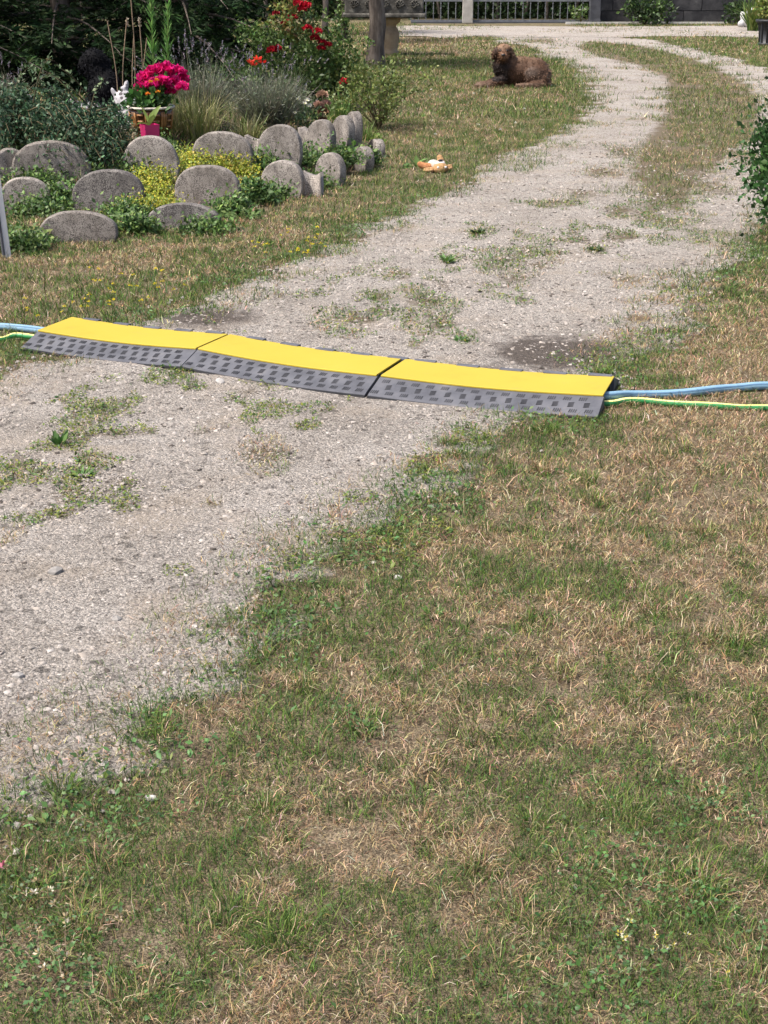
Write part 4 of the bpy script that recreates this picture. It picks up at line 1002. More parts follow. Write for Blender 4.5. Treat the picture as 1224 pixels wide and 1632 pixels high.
pts += chain((.30, -.18, .06), .055, (.14, -.225, .045), .045) + chain((.14, -.225, .045), .045, (-.01, -.235, .038), .036) + [((-.03, -.236, .034), (.042, .036, .03))]
pts += chain((.38, .02, .10), .05, (.39, -.14, .05), .036)                                                                                # tail round the rump
dm = blob('body', pts, .0125, 5)
def dogcol(p):
    x, y, z = p[:, 0], p[:, 1], p[:, 2]
    b = np.array([[.115, .060, .034]]).repeat(len(p), 0)
    def mixc(c, k): return b + (np.array([c]) - b) * np.clip(k, 0, 1)[:, None]
    b = b * .85
    b = mixc((.20, .122, .075), .7 * sstep(.30, .40, z) * (x > -.12))
    b = mixc((.30, .185, .115), sstep(.47, .55, z) * (x < -.06))
    b = mixc((.28, .15, .085), np.exp(-((x + .23) / .065) ** 2 - ((z - .42) / .045) ** 2) * (y < -.13))
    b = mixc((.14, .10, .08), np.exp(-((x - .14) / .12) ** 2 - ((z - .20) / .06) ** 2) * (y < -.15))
    b = mixc((.17, .11, .075), sstep(.34, .45, x) * .8)  # lit rim of the rump is put into the coat colour
    b = mixc((.20, .13, .09), (z < .07) * ((x < -.36) | (y < -.19)) * .8)
    b = mixc((.018, .010, .008), sstep(.38, .28, z) * sstep(-.08, -.18, x) * (x > -.36) * (z > .09))  # shadow of the head on the chest is painted into the coat
    b = mixc((.03, .016, .011), np.exp(-((np.abs(x + .22) - .10) / .03) ** 2) * (z > .36) * (z < .52) * (y < .05) * .7)
    return b
setcol(dm, lambda p: dogcol(p) * .8)
body = link('body', dm, MAT['fur'], dog)
obj_geo('coat', fur(dm, 13000, .026, .008, dogcol, lift=.42, curl=.5), MAT['fur'], dog)
MB().lathe([(0, -.018), (.022, -.014), (.028, 0), (.022, .014), (0, .018)], 12).build('nose', MAT['nose'], dog, True, loc=(-.234, -.238, .43))
for sx in (-.268, -.178): MB().lathe([(0, -.018), (.014, -.011), (.018, 0), (.014, .011), (0, .018)], 10).build('eye', MAT['eye'], dog, True, loc=(sx, -.142, .478))

# black dog seen from behind among the plants
kb_ = P(163, 222); kb_ = Vector((wx(160, 13.7, .5), 13.7, 0.08)); bdg = thing('dog', 'black shaggy dog sitting behind the flower bed, half hidden by plants', 'dog', kb_)
pts = [((.04, .04, .26), (.20, .21, .25)), ((.05, 0, .42), (.17, .16, .19)), ((.04, .02, .50), (.14, .13, .13)), ((-.02, .03, .58), (.11, .11, .11)), ((-.05, .06, .68), (.125, .13, .115)), ((-.08, .17, .66), (.06, .08, .055)),
       ((-.165, .06, .64), (.035, .06, .085)), ((.065, .07, .63), (.035, .06, .09)), ((.18, .0, .14), (.12, .18, .14)), ((-.12, .0, .14), (.12, .18, .14))]
pts += chain((.12, .18, .34), .06, (.12, .24, .04), .045) + chain((-.04, .18, .34), .06, (-.04, .24, .04), .045) + chain((.05, -.16, .08), .05, (.22, -.28, .05), .03)
km = blob('body', pts, .014, 5); setcol(km, lambda p: np.array([[.006, .006, .007]]).repeat(len(p), 0))
link('body', km, MAT['blackfur'], bdg); obj_geo('coat', fur(km, 6500, .03, .010, lambda p: np.array([[.007, .007, .009]]).repeat(len(p), 0)), MAT['blackfur'], bdg)

# plush dog toy lying on its back
pb = P(700, 275); pl = thing('plush_dog', 'tan and white plush dog toy lying on its back on the lawn', 'plush toy', pb, .25); pl.scale = (.92, .92, .92)
s_ = 1.0
link('belly', blob('belly', [((-.03, .08, .055), (.058, .085, .052)), ((-.02, .12, .05), (.05, .05, .045))], .006, 3), MAT['plush_grey'], pl)
hm = link('head', blob('head', [((.0, -.035, .045), (.075, .058, .046)), ((-.01, -.06, .035), (.06, .04, .035))], .006, 3), MAT['plush_tan'], pl)
link('muzzle', blob('muzzle', [((.005, -.01, .075), (.04, .034, .034)), ((-.012, -.012, .078), (.03, .028, .03)), ((.022, -.012, .078), (.03, .028, .03))], .005, 3), MAT['plush_white'], hm)
link('nose', blob('nose', [((.004, -.018, .108), (.023, .016, .012)), ((-.006, -.02, .106), (.014, .013, .012))], .004, 2), MAT['nose'], hm)
for sx in (-.035, .035): link('eye', blob('eye', [((sx, -.082, .056), (.013, .011, .012))], .004, 1), MAT['plush_white'], hm)
link('ear', blob('ear', [((-.085, -.03, .026), (.038, .022, .016), .4), ((-.125, -.015, .024), (.032, .02, .013), -.3)], .005, 3), MAT['plush_tan'], hm)
link('ear', blob('ear', [((.085, .0, .03), (.038, .022, .016), .3), ((.115, .02, .034), (.03, .018, .014), .9)], .005, 3), MAT['plush_tan'], hm)
link('leg', blob('leg', chain((-.07, .05, .045), .036, (-.115, .07, .05), .034) + chain((-.115, .07, .05), .033, (-.15, .085, .062), .028) + [((-.155, .088, .07), (.028, .024, .024))], .006, 3), MAT['plush_rust'], pl)
link('leg', blob('leg', chain((.03, .12, .045), .036, (.05, .13, .085), .036) + [((.045, .14, .115), (.03, .026, .026))], .006, 3), MAT['plush_tan'], pl)
link('arm', blob('arm', chain((-.07, .0, .03), .024, (-.13, .0, .028), .02), .006, 3), MAT['plush_tan'], pl)
link('arm', blob('arm', chain((.07, .03, .035), .024, (.12, .05, .045), .02), .006, 3), MAT['plush_tan'], pl)

# pale statue of an animal head with pointed ears, and pitted rocks
sp = Vector((wx(199, 12.35, .45), 12.35, .27)); stt = thing('animal_statue', 'pale weathered stone animal head statue with pointed ears beside the patterned pot', 'statue', sp)
pts = [((.0, 0, .10), (.095, .08, .14)), ((.0, 0, .22), (.085, .08, .10)), ((.015, -.03, .20), (.05, .07, .09)), ((.03, -.07, .12), (.045, .05, .08)), ((.05, -.085, .07), (.042, .045, .045)), ((.0, 0, .02), (.11, .10, .05))]
pts += [((-.072, .0, .295), (.020, .018, .045), -.45, 'Y'), ((-.01, .0, .315), (.028, .028, .03)), ((.02, .01, .345), (.020, .02, .05), .2, 'Y'), ((.072, .0, .27), (.025, .022, .035), .5, 'Y'), ((.08, -.01, .2), (.028, .03, .06)), ((-.07, -.01, .16), (.03, .04, .06))]
stt.scale = (1.12, 1.12, 1.12); link('head', blob('head', pts, .009, 3), MAT['statue'], stt)
for x, z in ((-.038, .218), (.052, .205)): link('eye', blob('eye', [((x, -.078, z), (.014, .012, .016))], .005, 1), MAT['nose'], stt)
for i, (px, Yr, w_, h_, lab) in enumerate([(116, 13.3, .20, .17, 'wide pale pitted rock in front of the black dog'), (149, 13.0, .11, .19, 'upright lilac grey rock between the black dog and the statue'), (12, 12.6, .2, .16, 'grey rock among the trailing shrub at the photo edge'), (28, 13.6, .2, .2, 'pale rock behind the trailing shrub')]):
    rb = Vector((wx(px, Yr, .4), Yr, .26)); rk = random.Random(i + 40)
    pts = [((rk.uniform(-.5, .5) * w_, rk.uniform(-.3, .3) * w_, rk.uniform(.2, .9) * h_), (w_ * rk.uniform(.3, .5), w_ * .4, h_ * rk.uniform(.25, .5))) for _ in range(9)] + [((0, 0, h_ * .35), (w_ * .6, w_ * .45, h_ * .5))]
    ro = link('garden_rock', blob('garden_rock', pts, .012, 2), MAT['rock'], None, rb); tag(ro, lab, 'rock', 'rocks in the flower bed')
# white figure by the wall
wf = Vector((wx(1197, 36.2), 36.2, 0)); wt = link('white_figure', blob('white_figure', [((-.16, 0, .16), (.09, .12, .24), -.5, 'Y'), ((-.05, 0, .32), (.10, .1, .12)), ((.10, .0, .22), (.13, .14, .24)), ((.16, -.05, .12), (.14, .12, .12)), ((.05, .02, .40), (.09, .08, .10)), ((-.26, -.02, .08), (.08, .1, .08))], .02, 3), MAT['sack'], None, wf); tag(wt, 'hunched white garden figure at the foot of the wall by the planter', 'figure')

# ------------------------------------------------------------------ flower bed plants
LAVG = [(.15, .175, .11), (.19, .21, .14), (.11, .13, .08), (.23, .24, .18), (.16, .15, .125)]
def lavender(label, px, py, wpx, toppx, n, ns, spike=((.17, .155, .18), (.24, .22, .24), (.13, .115, .14))):
    b = onbed(px, py); sc = PXM(b.y, b.z); r = wpx / sc / 2; h = (py - toppx) / sc
    t_ = thing('lavender', label, 'lavender', b, 0, 'lavender bushes in the bed')
    def fan(m, l0, l1, lean): 
        a = rng.uniform(0, 6.28, m); rr = r * .45 * np.sqrt(rng.random(m)); q = np.stack([np.cos(a) * rr, np.sin(a) * rr * .8, rng.uniform(0, .12, m)], 1)
        return q, a + rng.normal(0, .5, m), np.clip(np.abs(rng.normal(lean, .3, m)), .02, 1.35), rng.uniform(l0, l1, m) * h
    q, a, le, l = fan(n, .35, .8, .62); c = pick(LAVG, n, .2)
    G1 = blades(q, a, le, l, .006, c, bend=.2)
    m = n * 2; q, a, le, l = fan(m, .3, .75, .55)
    tip = q + (l * rng.uniform(.3, 1, m))[:, None] * np.stack([np.cos(a) * np.sin(le), np.sin(a) * np.sin(le), np.cos(le)], 1)
    G2 = leaves(tip, rdir(m) + np.array([[0, 0, .8]]), rng.uniform(.03, .06, m), .007, pick(LAVG, m, .2))
    obj_geo('foliage', [G1, G2], MAT['leaf'], t_)
    q, a, le, l = fan(ns, .8, 1.05, .33); G3 = blades(q, a, le, l, .0045, pick([(.16, .18, .11)], ns, .15), bend=.15)
    obj_geo('flower_stems', G3, MAT['leaf'], t_)
    tipv = G3[0].reshape(ns, 5, 3)[:, 4]; dirv = unit(tipv - G3[0].reshape(ns, 5, 3)[:, 2])
    k = 9; T_ = (tipv[:, None] - dirv[:, None] * (np.arange(k) * .007)[None, :, None]).reshape(-1, 3); dd = np.repeat(dirv, k, 0) + rng.normal(0, .6, (ns * k, 3))
    obj_geo('flower_spikes', leaves(T_, dd, .018, .013, pick(spike, ns * k, .2)), MAT['petal'], t_)['kind'] = 'stuff'
lavender('grey green lavender beside the pink geranium pot', 318, 198, 110, 78, 900, 60)
lavender('wide grey lavender with a dark heart above the tallest edging stone', 425, 206, 125, 92, 1600, 40)
lavender('small lavender tuft at the photo edge by the dark spruce', 10, 190, 70, 105, 400, 26)
lavender('low dull lavender tuft behind the upper edging stones by the daisies', 470, 196, 60, 140, 500, 8)

def strap(name, label, cat, px, py, rpx, hpx, n, wd, pal, lean=.45, group=None, z=None):
    b = onbed(px, py) if z is None else P(px, py, z); sc = PXM(b.y, b.z); r = rpx / sc; h = hpx / sc
    t_ = thing(name, label, cat, b, 0, group); a = rng.uniform(0, 6.28, n); rr = r * .5 * np.sqrt(rng.random(n))
    G = blades(np.stack([np.cos(a) * rr, np.sin(a) * rr, np.zeros(n)], 1), a + rng.normal(0, .6, n), np.clip(np.abs(rng.normal(lean, .3, n)), .03, 1.3), h * rng.uniform(.55, 1.15, n), wd * rng.uniform(.6, 1.3, n), pick(pal, n, .18), bend=.9)
    obj_geo('leaves', G, MAT['leaf'], t_); return t_
PALEG = [(.22, .24, .085), (.27, .26, .12), (.16, .20, .06), (.33, .30, .17)]
strap('ornamental_grass', 'pale yellowish grass clump behind the weathered upper edging stone', 'grass clump', 318, 222, 60, 85, 420, .007, PALEG, .4)
strap('ornamental_grass', 'pale grass clump right of the patterned pot', 'grass clump', 290, 214, 40, 70, 260, .007, PALEG, .4)
strap('ornamental_grass', 'low pale grass under the lavender, above the neck of the upper stones', 'grass clump', 395, 228, 36, 55, 200, .007, PALEG, .55)
strap('daylily_leaves', 'arching green strap leaves between the lavender and the rose bush', 'plant', 478, 176, 50, 95, 150, .018, [(.09, .15, .05), (.13, .19, .075), (.06, .11, .035)], .5)
strap('daylily_leaves', 'arching strap leaves beside the dried brown flower head', 'plant', 540, 196, 30, 62, 80, .016, [(.11, .19, .05), (.14, .22, .06)], .45)
strap('grass_tuft', 'bright green grass tuft at the end of the upper stones', 'grass tuft', 583, 226, 26, 36, 130, .007, [(.11, .19, .04), (.16, .22, .06)], .5, None, 0)
strap('grass_tuft', 'tall grass tuft against the neck of the lower stones', 'grass tuft', 497, 302, 16, 40, 110, .006, [(.09, .15, .04), (.12, .18, .05)], .35, None, 0)

# rose bush with red blooms
rbp = onbed(482, 178); rsx = PXM(rbp.y, rbp.z)
rose = thing('rose_bush', 'rose bush with dark green leaves and red blooms', 'rose bush', rbp)
GR = []; tips = []
for (px, py, rad, n, pal) in [(470, 110, 62, 1300, MIDG), (430, 75, 46, 800, MIDG), (525, 95, 52, 1000, MIDG), (480, 60, 40, 500, MIDG + [(.13, .15, .04)]), (540, 75, 34, 420, MIDG), (455, 22, 34, 480, [(.17, .19, .04), (.12, .16, .04), (.20, .14, .05)]), (545, 115, 30, 300, [(.14, .19, .05), (.10, .16, .04)]), (500, 140, 50, 600, [(.04, .075, .022), (.06, .1, .03)]), (420, 60, 26, 200, MIDG)]:
    c = D(px, py, rbp.y + random.uniform(-.1, .25)) - rbp; r = rad / rsx; tips.append(c)
    ncl = 12; cc = np.array(c) + rng.normal(size=(ncl, 3)) * r * .45; i = rng.integers(0, ncl, n); q = cc[i] + rng.normal(size=(n, 3)) * r * .22; d = rdir(n) + np.array([[0, -.2, .35]])
    GR.append(leaves(q, d, .055 * rng.uniform(.6, 1.4, n), .032 * rng.uniform(.7, 1.3, n), pick(pal, n, .18) * rng.uniform(.75, 1.25, ncl)[i][:, None]))
obj_geo('foliage', GR, MAT['leaf'], rose)
stems('canes', tips + [t_ * .8 for t_ in tips], MAT['green_stem'], rose, .012)
def bloom(name, parent, loc, r, pal, n=34, cone=.9, mat='petal'):
    d = rdir(n); d[:, 2] = np.abs(d[:, 2]) * .8 - .15; q = d * r * rng.uniform(.1, .55, (n, 1)) * np.array([1, 1, .8])
    V, F, C = leaves(q, d + np.array([[0, 0, .5]]) + rng.normal(0, .3, (n, 3)), r * .75, r * .8, pick(pal, n, .15), fold=.3, nrm=d)
    return obj_geo(name, (V, F, C), MAT[mat], parent, loc)
RED = [(.52, .012, .03), (.40, .008, .02), (.62, .03, .06)]
DRED = [(.28, .008, .02), (.20, .006, .014), (.36, .02, .03)]
for (px, py, r, pal) in [(474, 6, 9, RED), (487, 11, 10, RED), (481, 16, 8, RED), (440, 22, 6, DRED), (466, 30, 9, DRED), (452, 38, 6, DRED), (489, 45, 8, RED), (506, 50, 8, RED), (503, 62, 9, DRED), (434, 82, 10, DRED), (442, 78, 8, DRED), (512, 78, 8, DRED), (522, 72, 7, DRED), (548, 131, 8, RED), (513, 68, 7, DRED)]:
    bloom('rose_bloom', rose, D(px, py, rbp.y - .22) - rbp, r / rsx * 1.0, pal)
# second cluster: red daylily flower
dl = onbed(405, 178); dlt = thing('red_daylily', 'red daylily flowers rising from the lavender in front of the roses', 'flower', dl)
for (px, py) in ((400, 100), (411, 95), (405, 104), (418, 101)):
    c = D(px, py, dl.y) - dl; n = 7; a = np.arange(n) * 6.28 / n
    obj_geo('flower', leaves(np.zeros((n, 3)), np.stack([np.cos(a), np.sin(a) * .7 - .4, .5 + 0 * a], 1), .06, .03, pick([(.62, .03, .02), (.70, .06, .03)], n, .1)), MAT['petal'], dlt, c)
    MB().tube([(0, 0, 0), c * .5 + Vector((.01, 0, .03)), c], .004, 5).build('stalk', MAT['green_stem'], dlt, True)

# loose twiggy shrub at the end of the bed
tw, cc = bush('twiggy_shrub', 'loose yellow green twiggy shrub at the end of the edging stones', 'shrub', P(603, 208) + Vector((0, .1, 0)), .44, .66, 1900, .042, .024, [(.13, .17, .04), (.17, .20, .055), (.08, .115, .03), (.10, .14, .04)], 34, .075, .45, nst=30, h0=.25, sr=.007)
# dark trailing shrub, arching sprays
tsb = Vector((wx(88, 11.3, .2), 11.35, .16)); trs = thing('trailing_shrub', 'dark small leaved shrub trailing over the edging stones, with arching sprays', 'shrub', tsb)
GT = []; mb = MB(); COT = [(.042, .088, .044), (.065, .125, .066), (.10, .17, .095), (.026, .058, .028)]; COTP = [(.14, .20, .10), (.20, .25, .15), (.10, .16, .08)]
sc = PXM(11.3, .3)
for k in range(230):
    px0, py0 = random.uniform(-15, 185), random.uniform(165, 245)
    a = D(px0, py0, 11.25 + random.uniform(-.2, .4)) - tsb; ex = random.gauss(0, 36); ey = random.uniform(-45, 62)
    if px0 > 115: py0 = max(py0, 215)
    if k < 14: px0 = random.choice([20, 40, 60, 75, 95, 130]) + random.uniform(-12, 12); ex = random.uniform(-40, 45); ey = random.uniform(-115, -60)
    ex = min(ex, 205 - px0); b = D(px0 + ex, max((90 if k < 14 else (152 if px0 + ex < 112 else 196)), py0 + ey), (11.3 if ey < 0 else 10.75) + random.uniform(-.3, .25)) - tsb; b.z = max(b.z, -.05)
    m = a.lerp(b, .55) + Vector((0, -.03, .07)); pts = catmull([a, m, b], 8); mb.tube(pts, [.006 * (1 - i / len(pts)) + .0015 for i in range(len(pts))], 4, False)
    nl = 34 if k < 14 else 46; u = rng.random(nl); B = np.array([list(p) for p in pts]); q = np.stack([np.interp(u * (len(B) - 1), np.arange(len(B)), B[:, i]) for i in range(3)], 1) + rng.normal(0, .012 if k < 14 else .03, (nl, 3))
    c = np.where((u > .45)[:, None] & (k < 14), pick(COTP, nl, .15), pick(COT, nl, .2))
    GT.append(leaves(q, rdir(nl) + np.array([[0, -.2, .4]]), rng.uniform(.026, .046, nl), rng.uniform(.016, .026, nl), c))
obj_geo('foliage', GT, MAT['leaf'], trs); mb.build('branches', MAT['stem'], trs, True)
# grey green carpeting shrub to the right of it
gsb = Vector((wx(170, 11.5, .2), 11.5, .15))
bush('grey_shrub', 'grey green fine leaved shrub between the trailing shrub and the magenta pot', 'shrub', gsb, .27, .36, 1500, .026, .011, [(.10, .125, .06), (.14, .165, .085), (.06, .085, .04), (.19, .2, .11)], 26, .06, .3)
# pale yellow blooms in it
yb = D(172, 203, 11.25); yt = thing('cream_flower', 'large cream flower beside the magenta pot', 'flower', (yb.x, yb.y, .2))
for dx, dz, c0 in ((-.03, -.01, (.55, .52, .25)), (.045, .03, (.62, .58, .40))):
    n = 9; a = np.arange(n) * 6.28 / n; obj_geo('bloom', leaves(np.zeros((n, 3)), np.stack([np.cos(a), -.5 + 0 * a, np.sin(a)], 1), .062, .055, pick([c0], n, .08)), MAT['petal'], yt, Vector((dx, -.02, yb.z - .2 + dz)))
MB().tube([(0, 0, -.05), (0, 0, yb.z - .2)], .005, 5).build('stalk', MAT['green_stem'], yt)

# patterned pot with pink geranium
gpb = onbed(243, 222); gpb = Vector((wx(243, 11.9, .3), 11.9, .26)); gpt = thing('patterned_pot', 'large brown pot with amber basket pattern and cream rim holding pink geraniums', 'flower pot', gpb)
z1 = (D(243, 168, 11.9).z - gpb.z); R = 36 / PXM(11.9, .4)
MB().lathe([(0, 0), (R * .66, 0), (R * .70, .02), (R * .92, z1 * .72), (R * .97, z1 * .94), (R * .90, z1 * .94), (R * .86, z1 * .82), (0, z1 * .80)], 36).build('pot', MAT['glaze'], gpt, True)
MB().lathe([(R * .97, z1 * .93), (R * 1.05, z1 * .935), (R * 1.07, z1 * .98), (R * 1.02, z1 * 1.0), (R * .93, z1 * .99), (R * .91, z1 * .93)], 36).build('rim', MAT['rim'], gpt, True)
for k in range(16):                          # alternating upright and level amber bars
    a0 = 2 * math.pi * k / 16
    for j in range(3):
        if k % 2 == 0:
            aa = a0 + (j - 1) * .105; mb = MB(); pr = []
            for q in range(4):
                zz = z1 * (.36 + .5 * q / 3); rr = R * (.70 + .22 * min(1, (zz / z1) / .72)) * 1.0 + .004; pr.append((math.cos(aa) * rr, math.sin(aa) * rr, zz))
            mb.tube(pr, .0085, 6); mb.build('pattern_bar', MAT['glaze_light'], gpt, True)
        else:
            zz = z1 * (.44 + .17 * j); rr = R * (.70 + .22 * min(1, (zz / z1) / .72)) + .004
            MB().tube([(math.cos(a0 + d_) * rr, math.sin(a0 + d_) * rr, zz) for d_ in (-.15, -.05, .05, .15)], .0085, 6).build('pattern_bar', MAT['glaze_light'], gpt, True)
MB().lathe([(0, 0), (R * .88, 0)], 24, (0, 0, z1 * .86)).build('potting_soil', MAT['soil'], gpt)
ger = thing('geranium', 'bright pink geranium filling the patterned pot', 'geranium', gpb + Vector((0, 0, z1 * .87)))
g, cc = clump_leaves((0, 0, 0), (R * .95, R * .9), .0, .17, 380, .055, .05, [(.045, .12, .025), (.07, .16, .035), (.03, .08, .02)], 18, .06, .3, .2); obj_geo('foliage', g, MAT['leaf'], ger)
PINK = [(.62, .010, .16), (.72, .02, .22), (.50, .006, .12), (.80, .05, .30)]
for (px, py, r) in [(232, 125, 15), (247, 117, 17), (264, 113, 17), (282, 117, 16), (292, 127, 12), (225, 140, 13), (240, 137, 15), (258, 133, 17), (276, 134, 17), (290, 140, 12), (224, 150, 9), (272, 148, 10)]:
    c = D(px, py, 11.9 + random.uniform(-.12, .1)) - ger.location; r_ = r / PXM(11.9, .6)
    bloom('flower_head', ger, c, r_, PINK, 60); MB().tube([(c.x * .4, c.y * .4, 0), c * .9], .004, 5).build('flower_stalk', MAT['green_stem'], ger, True)
for (px, py) in ((240, 131), (249, 128), (236, 150), (251, 147)):
    c = D(px, py, 11.55) - ger.location; bloom('orange_floret', ger, c, .022, [(.75, .25, .02), (.8, .4, .04), (.7, .12, .02)], 12)

# small magenta pot with a young broad leaved plant
mp_ = Vector((wx(240, 11.45, .3), 11.45, .19)); mpt = thing('magenta_pot', 'small magenta plastic pot in front of the patterned pot', 'flower pot', mp_, .5)
zt = D(240, 198, 11.45).z - mp_.z; hw_ = 18.5 / PXM(11.45, .4)
mb = MB(); mb.box((0, 0, zt / 2), (hw_ * 1.35, hw_ * 1.35, zt), None, 1.0); 
v = mb.v; mb.v = [(x * (.82 if z < .01 else 1), y * (.82 if z < .01 else 1), z) for x, y, z in v]; mb.f = [f for f in mb.f if f != (4, 5, 6, 7)]
mb.build('pot', MAT['magenta_pot'], mpt, bevel=.006)
MB().box((0, 0, 0), (hw_ * 1.3, hw_ * 1.3, .008)).build('potting_soil', MAT['soil'], mpt, loc=(0, 0, zt - .03))
yp = thing('young_plant', 'young plant with broad pale green leaves in the magenta pot', 'plant', mp_ + Vector((0, 0, zt - .026)))
for (ax_, l, wd, ln) in [(2.6, .17, .05, .35), (.3, .19, .055, .42), (.1, .12, .045, .2), (3.6, .1, .03, 1.0), (-.8, .12, .04, .5)]:
    v = []; f = []; m = 7
    for k in range(m + 1):
        u = k / m; ang = ln * (.4 + .9 * u); c = Vector((math.cos(ax_) * math.sin(ang) * l * u, math.sin(ax_) * math.sin(ang) * l * u - .01, math.cos(ang) * l * u)); ww = wd * (math.sin(math.pi * min(1, u * .92 + .06)) ** .8) * (.35 if u < .2 else 1)
        s_ = Vector((-math.sin(ax_ + 1.2), math.cos(ax_ + 1.2), 0)); s_ = Vector((1, .3, 0)).normalized() if abs(s_.x) < .5 else s_
        v += [c - s_ * ww / 2 + Vector((0, 0, .008)), c, c + s_ * ww / 2 + Vector((0, 0, .008))]
    for k in range(m): a = 3 * k; f += [(a, a + 1, a + 4, a + 3), (a + 1, a + 2, a + 5, a + 4)]
    me = MB().add(v, f).mesh('leaf', True); setcol(me, lambda p: np.array([[.22, .30, .08]]).repeat(len(p), 0)); link('leaf', me, MAT['leaf'], yp)

# two tall leafy lily spikes and the dry stalks
def spike(label, px, py, topx, topy, Y):
    b = Vector((wx(px, Y, .5), Y, .25)); tp = D(topx, topy, Y) - b
    t_ = thing('lily_spike', label, 'plant', b, 0, 'leafy green lily spikes'); pts = catmull([Vector((0, 0, 0)), tp * .5 + Vector((.01, 0, 0)), tp], 8)
    MB().tube(pts, .008, 6, False).build('stalk', MAT['green_stem'], t_, True)
    n = 230; u = rng.random(n); q = np.array(tp)[None] * u[:, None]; a = rng.uniform(0, 6.28, n)
    d = np.stack([np.cos(a), np.sin(a), .55 + 1.3 * u], 1)
    obj_geo('leaves', leaves(q, d, (.15 - .08 * u) * rng.uniform(.8, 1.2, n), .014, pick([(.14, .30, .07), (.19, .36, .10), (.10, .23, .055)], n, .12)), MAT['leaf'], t_)
spike('tall leafy green lily spike behind the geranium, left of the pair', 243, 150, 240, -14, 12.5)
spike('leafy green lily spike behind the geranium, leaning right, shorter of the pair', 261, 150, 268, 6, 12.5)
for i, (x0, y0, x1, y1, lab) in enumerate([(187, 175, 171, 33, 'dry bare stalk leaning left beside the statue'), (196, 140, 202, 30, 'dry stalk with a seed head above the statue'), (207, 140, 208, -10, 'tallest dry stalk rising from the statue out of the frame'), (216, 140, 213, 60, 'thin dry forked stalk behind the statue'), (218, 150, 222, 30, 'dry stalk with a seed head left of the geranium'), (226, 130, 234, 60, 'short dry stalk against the geranium flowers')]):
    Y_ = 12.7 + .03 * i; a = D(x0, y0, Y_); a.z = min(a.z, .5); a0 = Vector((a.x, a.y, .26)); b = D(x1, y1, Y_) - a0
    t_ = thing('dry_stalk', lab, 'stalk', a0, 0, 'dry flower stalks by the statue')
    MB().tube(catmull([Vector((0, 0, 0)), b * .5 + Vector((.03 * (-1) ** i, 0, 0)), b], 6), .0045, 5, False).build('stem', MAT['dry_stem'], t_, True)
    if i in (1, 4):
        n = 26; q = np.array(b)[None] + np.array([[0, 0, -.07]]) * rng.random((n, 1)); obj_geo('seed_head', leaves(q, rdir(n) + np.array([[0, 0, 1.]]), .022, .012, pick([(.4, .34, .27)], n)), MAT['petal'], t_)

# daisies and a dried brown flower head
da = onbed(492, 205); dt = thing('daisy_plant', 'white daisies with dark leaves above the upper edging stones', 'daisies', da)
g, _ = clump_leaves((0, 0, 0), (.13, .1), .02, .22, 220, .05, .02, [(.04, .08, .03), (.07, .12, .05)], 10, .05, .3); obj_geo('foliage', g, MAT['leaf'], dt)
for (px, py) in ((462, 160), (475, 158), (490, 160), (486, 165), (493, 169), (470, 180)):
    c = D(px, py, da.y - .05) - da; n = 10; a = np.arange(n) * 6.28 / n
    fl = obj_geo('flower', leaves(np.zeros((n, 3)), np.stack([np.cos(a), np.sin(a) * .7 - .25, .35 + .5 * np.sin(a)], 1), .032, .014, pick([(.75, .75, .70)], n, .05)), MAT['petal'], dt, c)
    MB().lathe([(0, .006), (.008, .004), (.010, -.003)], 8).build('eye', MAT['hose_yellow'], fl, True)
    MB().tube([(c.x * .3, c.y * .3, 0), c], .003, 4).build('stalk', MAT['green_stem'], dt)
hy = onbed(514, 205); ht = thing('dried_flower', 'dried pinkish brown flower head beside the daisies', 'flower', hy)
for (px, py, r, pal) in [(514, 152, 10, [(.42, .27, .19), (.34, .21, .14)]), (508, 168, 9, [(.55, .34, .28), (.45, .27, .2)]), (520, 165, 8, [(.5, .31, .25)]), (516, 178, 9, [(.16, .075, .045), (.2, .1, .06)]), (515, 192, 8, [(.12, .055, .035)])]:
    c = D(px, py, hy.y) - hy; bloom('flower_head', ht, c, r / PXM(hy.y), pal, 40); 
MB().tube([(0, 0, 0), D(514, 152, hy.y) - hy], .006, 5).build('stalk', MAT['dry_stem'], ht)

# yellow stonecrop and leafy fillers between the stones
SED = [(.28, .31, .03), (.37, .39, .045), (.20, .25, .03), (.13, .19, .03), (.40, .34, .05)]
def carpet(name, label, cat, spots, l, wd, pal, dens, group=None, up=.7, hz=.06):
    GE = []
    base = P(spots[0][0], spots[0][1], spots[0][4]); t_ = None
    for (px, py, rx, ry, z) in spots:
        c = P(px, py, z); r = rx / PXM(c.y, z); n = int(dens * rx * ry / 100); q = rng.normal(size=(n, 3)) * np.array([[r * .45, r * .3, 0]])
        q[:, 2] = np.abs(rng.normal(0, hz + ry / PXM(c.y) * .5, n)); q += np.array(c); 
        d = rdir(n) + np.array([[0, -.2, up]]); cl = .7 + .6 * vnoise(q[:, 0] * 14, q[:, 2] * 14, 3)
        GE.append(leaves(q, d, l * rng.uniform(.6, 1.4, n), wd * rng.uniform(.6, 1.4, n), pick(pal, n, .18) * cl[:, None], nrm=np.array([[0, -.5, 1.]]).repeat(n, 0)))
    V, F, C = cat_geo(GE); o = link(name, mesh_np(name, V, F, C), MAT['leaf']); tag(o, label, cat, group, 'stuff' if group is None else None); return o
carpet('stonecrop', 'yellow green stonecrop carpet between the edging stones', 'stonecrop', [(285, 272, 70, 10, .13), (262, 286, 54, 12, .10), (246, 302, 40, 14, .07), (320, 268, 60, 10, .14), (360, 276, 44, 12, .11), (388, 290, 26, 14, .06), (242, 318, 40, 12, .04), (310, 258, 60, 8, .15), (235, 336, 50, 8, .02), (262, 345, 40, 8, .0), (222, 348, 30, 8, .0), (395, 308, 20, 10, .03), (275, 300, 20, 10, .05)], .02, .015, SED, 520, hz=.03)
